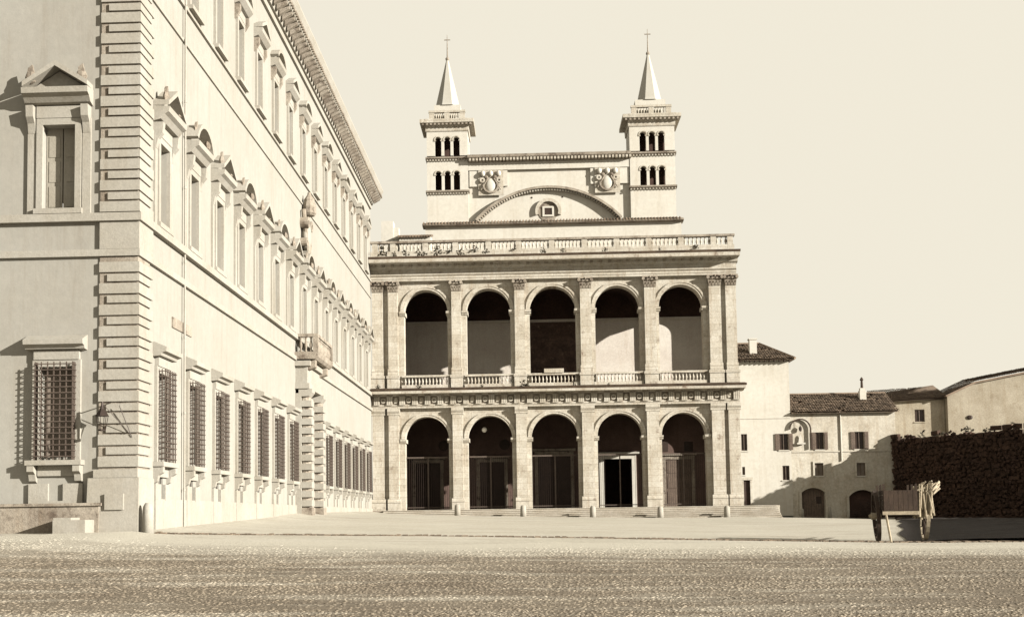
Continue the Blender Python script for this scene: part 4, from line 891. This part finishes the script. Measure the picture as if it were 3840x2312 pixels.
while z < WTOP-.1:
    hh = random.uniform(.42, .66); hh = min(hh, WTOP+.12-z); t = random.uniform(-.4, 0)
    while t < WLEN:
        w_ = random.uniform(.7, 1.5); top = z+hh > WTOP-.3
        if not (top and random.random() < .4):
            o = bpy.data.objects.new('stone', random.choice(SM))
            if t < 17.5 and ns < 290: col.objects.link(o); o.parent = bwall; ns += 1; p = WD*(t+w_/2)+WN*.06; o.location = (p.x, p.y, z+hh/2); o.rotation_euler = (random.uniform(-.08, .08), random.uniform(-.09, .09), ang+random.uniform(-.07, .07)); o.scale = (w_*random.uniform(.8, .98), random.uniform(.8, 2.0), hh*random.uniform(.8, .97))
            else: bpy.data.objects.remove(o); 
        t += w_
    z += hh
b = MB()
for k in range(2600):
    t = random.uniform(0, 19); z = random.uniform(0, WTOP-.45+.3*math.sin(t*1.1)+.25*math.sin(t*2.9+1)); p = WD*t+WN*random.uniform(.1, .3); q = random.uniform(.08, .3)
    o_ = len(b.v); b.ball(0, 0, 0, q, q*.6, q*.7, 5, 3)
    for i in range(o_, len(b.v)): x, y, zz = b.v[i]; b.v[i] = (WA.x+p.x+x+random.uniform(-.04, .04), WA.y+p.y+y+random.uniform(-.04, .04), z+zz+random.uniform(-.04, .04))
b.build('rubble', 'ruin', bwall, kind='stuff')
# plants along the top of the dark wall
for t, h in ((.8, .5), (3.1, .7), (5.6, .45), (8.0, .8), (10.4, .55), (12.8, .7)):
    p = WA+WD*t-WN*.3
    tag(weed(p.x, p.y, WTOP-.8, h+.35).build('weed_tuft', 'weed'), 'dark weed tuft growing along the top of the dark boundary wall', 'weed', 'weeds on the boundary wall')
# dark earth between cart and wall, the ground shadow painted into its colour
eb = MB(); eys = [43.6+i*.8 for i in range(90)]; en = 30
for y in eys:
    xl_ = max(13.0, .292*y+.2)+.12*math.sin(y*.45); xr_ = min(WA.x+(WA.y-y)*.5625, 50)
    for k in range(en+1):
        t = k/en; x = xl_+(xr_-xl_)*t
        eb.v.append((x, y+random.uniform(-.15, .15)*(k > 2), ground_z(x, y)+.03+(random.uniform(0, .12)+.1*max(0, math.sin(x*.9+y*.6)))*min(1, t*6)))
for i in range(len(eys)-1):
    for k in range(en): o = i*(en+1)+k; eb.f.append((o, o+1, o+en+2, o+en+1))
tag(eb.build('shaded_earth', 'shadow_earth'), kind='structure')
# barn further along the same side, its shadow falls over the cart
ba = thing('barn', (46, 56, 0), 'plain plastered barn with tiled roof apart from the other houses', 'barn')
bp = [(36.8, 32.4), (48.6, 79.7), (56.8, 77.6), (45.0, 30.4)]; rp = [(40.9, 31.4), (52.8, 78.6)]
b = MB(); b.add([(x, y, -.5) for x, y in bp]+[(x, y, 7.3) for x, y in bp], [(0, 1, 5, 4), (1, 2, 6, 5), (2, 3, 7, 6), (3, 0, 4, 7)]); b.build('wall', 'rough_house', ba)
b = MB(); b.add([(x, y, 7.31) for x, y in bp]+[(x, y, 8.8) for x, y in rp], [(0, 1, 5, 4), (1, 2, 5), (2, 3, 4, 5), (3, 0, 4)]); b.build('roof', 'terracotta', ba)

# ------------------------------------------------------------------ cart
def make_cart():
    X, Y = 13.05, 44.2; Z = ground_z(X, Y)
    c = thing('cart', (X, Y, Z), 'high two wheeled wooden cart standing in the shade with pale bundles hung on one side', 'cart')
    R = .9
    for s, xw in ((-1, -.82), (1, .82)):
        b = MB(); n = 28; dish = .0
        for k in range(n):
            a0, a1 = 2*PI*k/n, 2*PI*(k+1)/n
            pr = []
            for a in (a0, a1):
                for r_, xx in ((R, -.06), (R, .06), (R-.12, .06), (R-.12, -.06)): pr.append((xw+xx, r_*math.cos(a), R+r_*math.sin(a)))
            b.add(pr, [(0, 1, 5, 4), (1, 2, 6, 5), (2, 3, 7, 6), (3, 0, 4, 7)])
        b.v = [(X+x+s*.05*(z-R), Y+y, Z+z) for x, y, z in b.v]; wh = b.build('wheel', 'straw' if s > 0 else 'cart_wood', c)
        b = MB()
        for k in range(12): a = 2*PI*k/12; b.tube((xw-s*.06, .1*math.cos(a), R+.1*math.sin(a)), (xw, (R-.09)*math.cos(a), R+(R-.09)*math.sin(a)), .03, .024, n=5)
        b.v = [(X+x+s*.05*(z-R), Y+y, Z+z) for x, y, z in b.v]; b.build('spokes', 'cart_wood', wh)
        b = MB(); b.tube((xw-.17, 0, R), (xw+.17, 0, R), .13, .1, n=10); b.tube((xw+s*.17, 0, R), (xw+s*.25, 0, R), .07, .06, n=8); b.v = [(X+x, Y+y, Z+z) for x, y, z in b.v]; b.build('hub', 'straw', wh)
    b = MB(); b.tube((X-.9, Y, Z+R), (X+.9, Y, Z+R), .055, n=6); b.build('axle', 'cart_wood', c)
    b = MB(); b.box(X-.66, X+.42, Y-1.1, Y+1.2, Z+1.0, Z+1.07); b.build('bed', 'cart_wood', c); b = MB(); b.box(X-.72, X+.5, Y-1.18, Y-1.1, Z+.94, Z+1.06); b.build('tail_rail', 'straw', c)
    b = MB()
    for k in range(7): b.box(X-.66+k*.16, X-.66+k*.16+.15, Y-1.1, Y-1.06, Z+1.08, Z+1.78)
    b.build('tailboard', 'cart_wood', c)
    for x in (X-.66, X+.40):
        b = MB()
        for k in range(4): b.box(x, x+.03, Y-1.05, Y+1.2, Z+1.09+k*.18, Z+1.25+k*.18)
        for y in (Y-1.05, Y, Y+1.1): b.box(x-.02, x+.05, y, y+.06, Z+.9, Z+2.0)
        b.build('side_board', 'cart_wood', c)
    for s in (-.5, .3): b = MB(); b.tube((X+s, Y-1.1, Z+1.0), (X+s*.8, Y+3.4, Z+.75), .045, .035); b.build('shaft', 'cart_wood', c)
    b = MB(); b.tube((X-.62, Y-1.12, Z+1.05), (X-.5, Y-1.4, Z+.0), .04); b.build('prop', 'straw', c)
    c.rotation_euler.z = -.17
    return X, Y, Z
X, Y, Z = make_cart()
b = MB()
for k in range(60):
    x = X+.62+random.uniform(-.22, .34); y = Y-.75+random.uniform(-.3, .3); zt = Z+1.85+random.uniform(-.25, .2); b.tube((x, y, zt), (x+random.uniform(-.1, .1), y+random.uniform(-.1, .1), Z+.85+random.uniform(-.1, .35)), .02, .035, n=5)
for k in range(40):
    x = X+.5+random.uniform(-.15, .5); b.tube((x, Y-.8+random.uniform(-.3, .3), Z+1.6+random.uniform(0, .2)), (x+.28, Y-.7+random.uniform(-.3, .3), Z+1.9+random.uniform(-.1, .2)), .022, .03, n=5)
rb = thing('reed_bundle', (X, Y, Z), 'pale bundle of reeds hanging over the cart side', 'bundle'); rb.rotation_euler.z = -.17
b.build('reeds', 'straw', rb, kind='stuff')
#, 'pale bundle of reeds hanging over the cart side', 'bundle')
print('objects', len(bpy.data.objects), 'tris', sum(len(p.vertices)-2 for me in bpy.data.meshes for p in me.polygons))
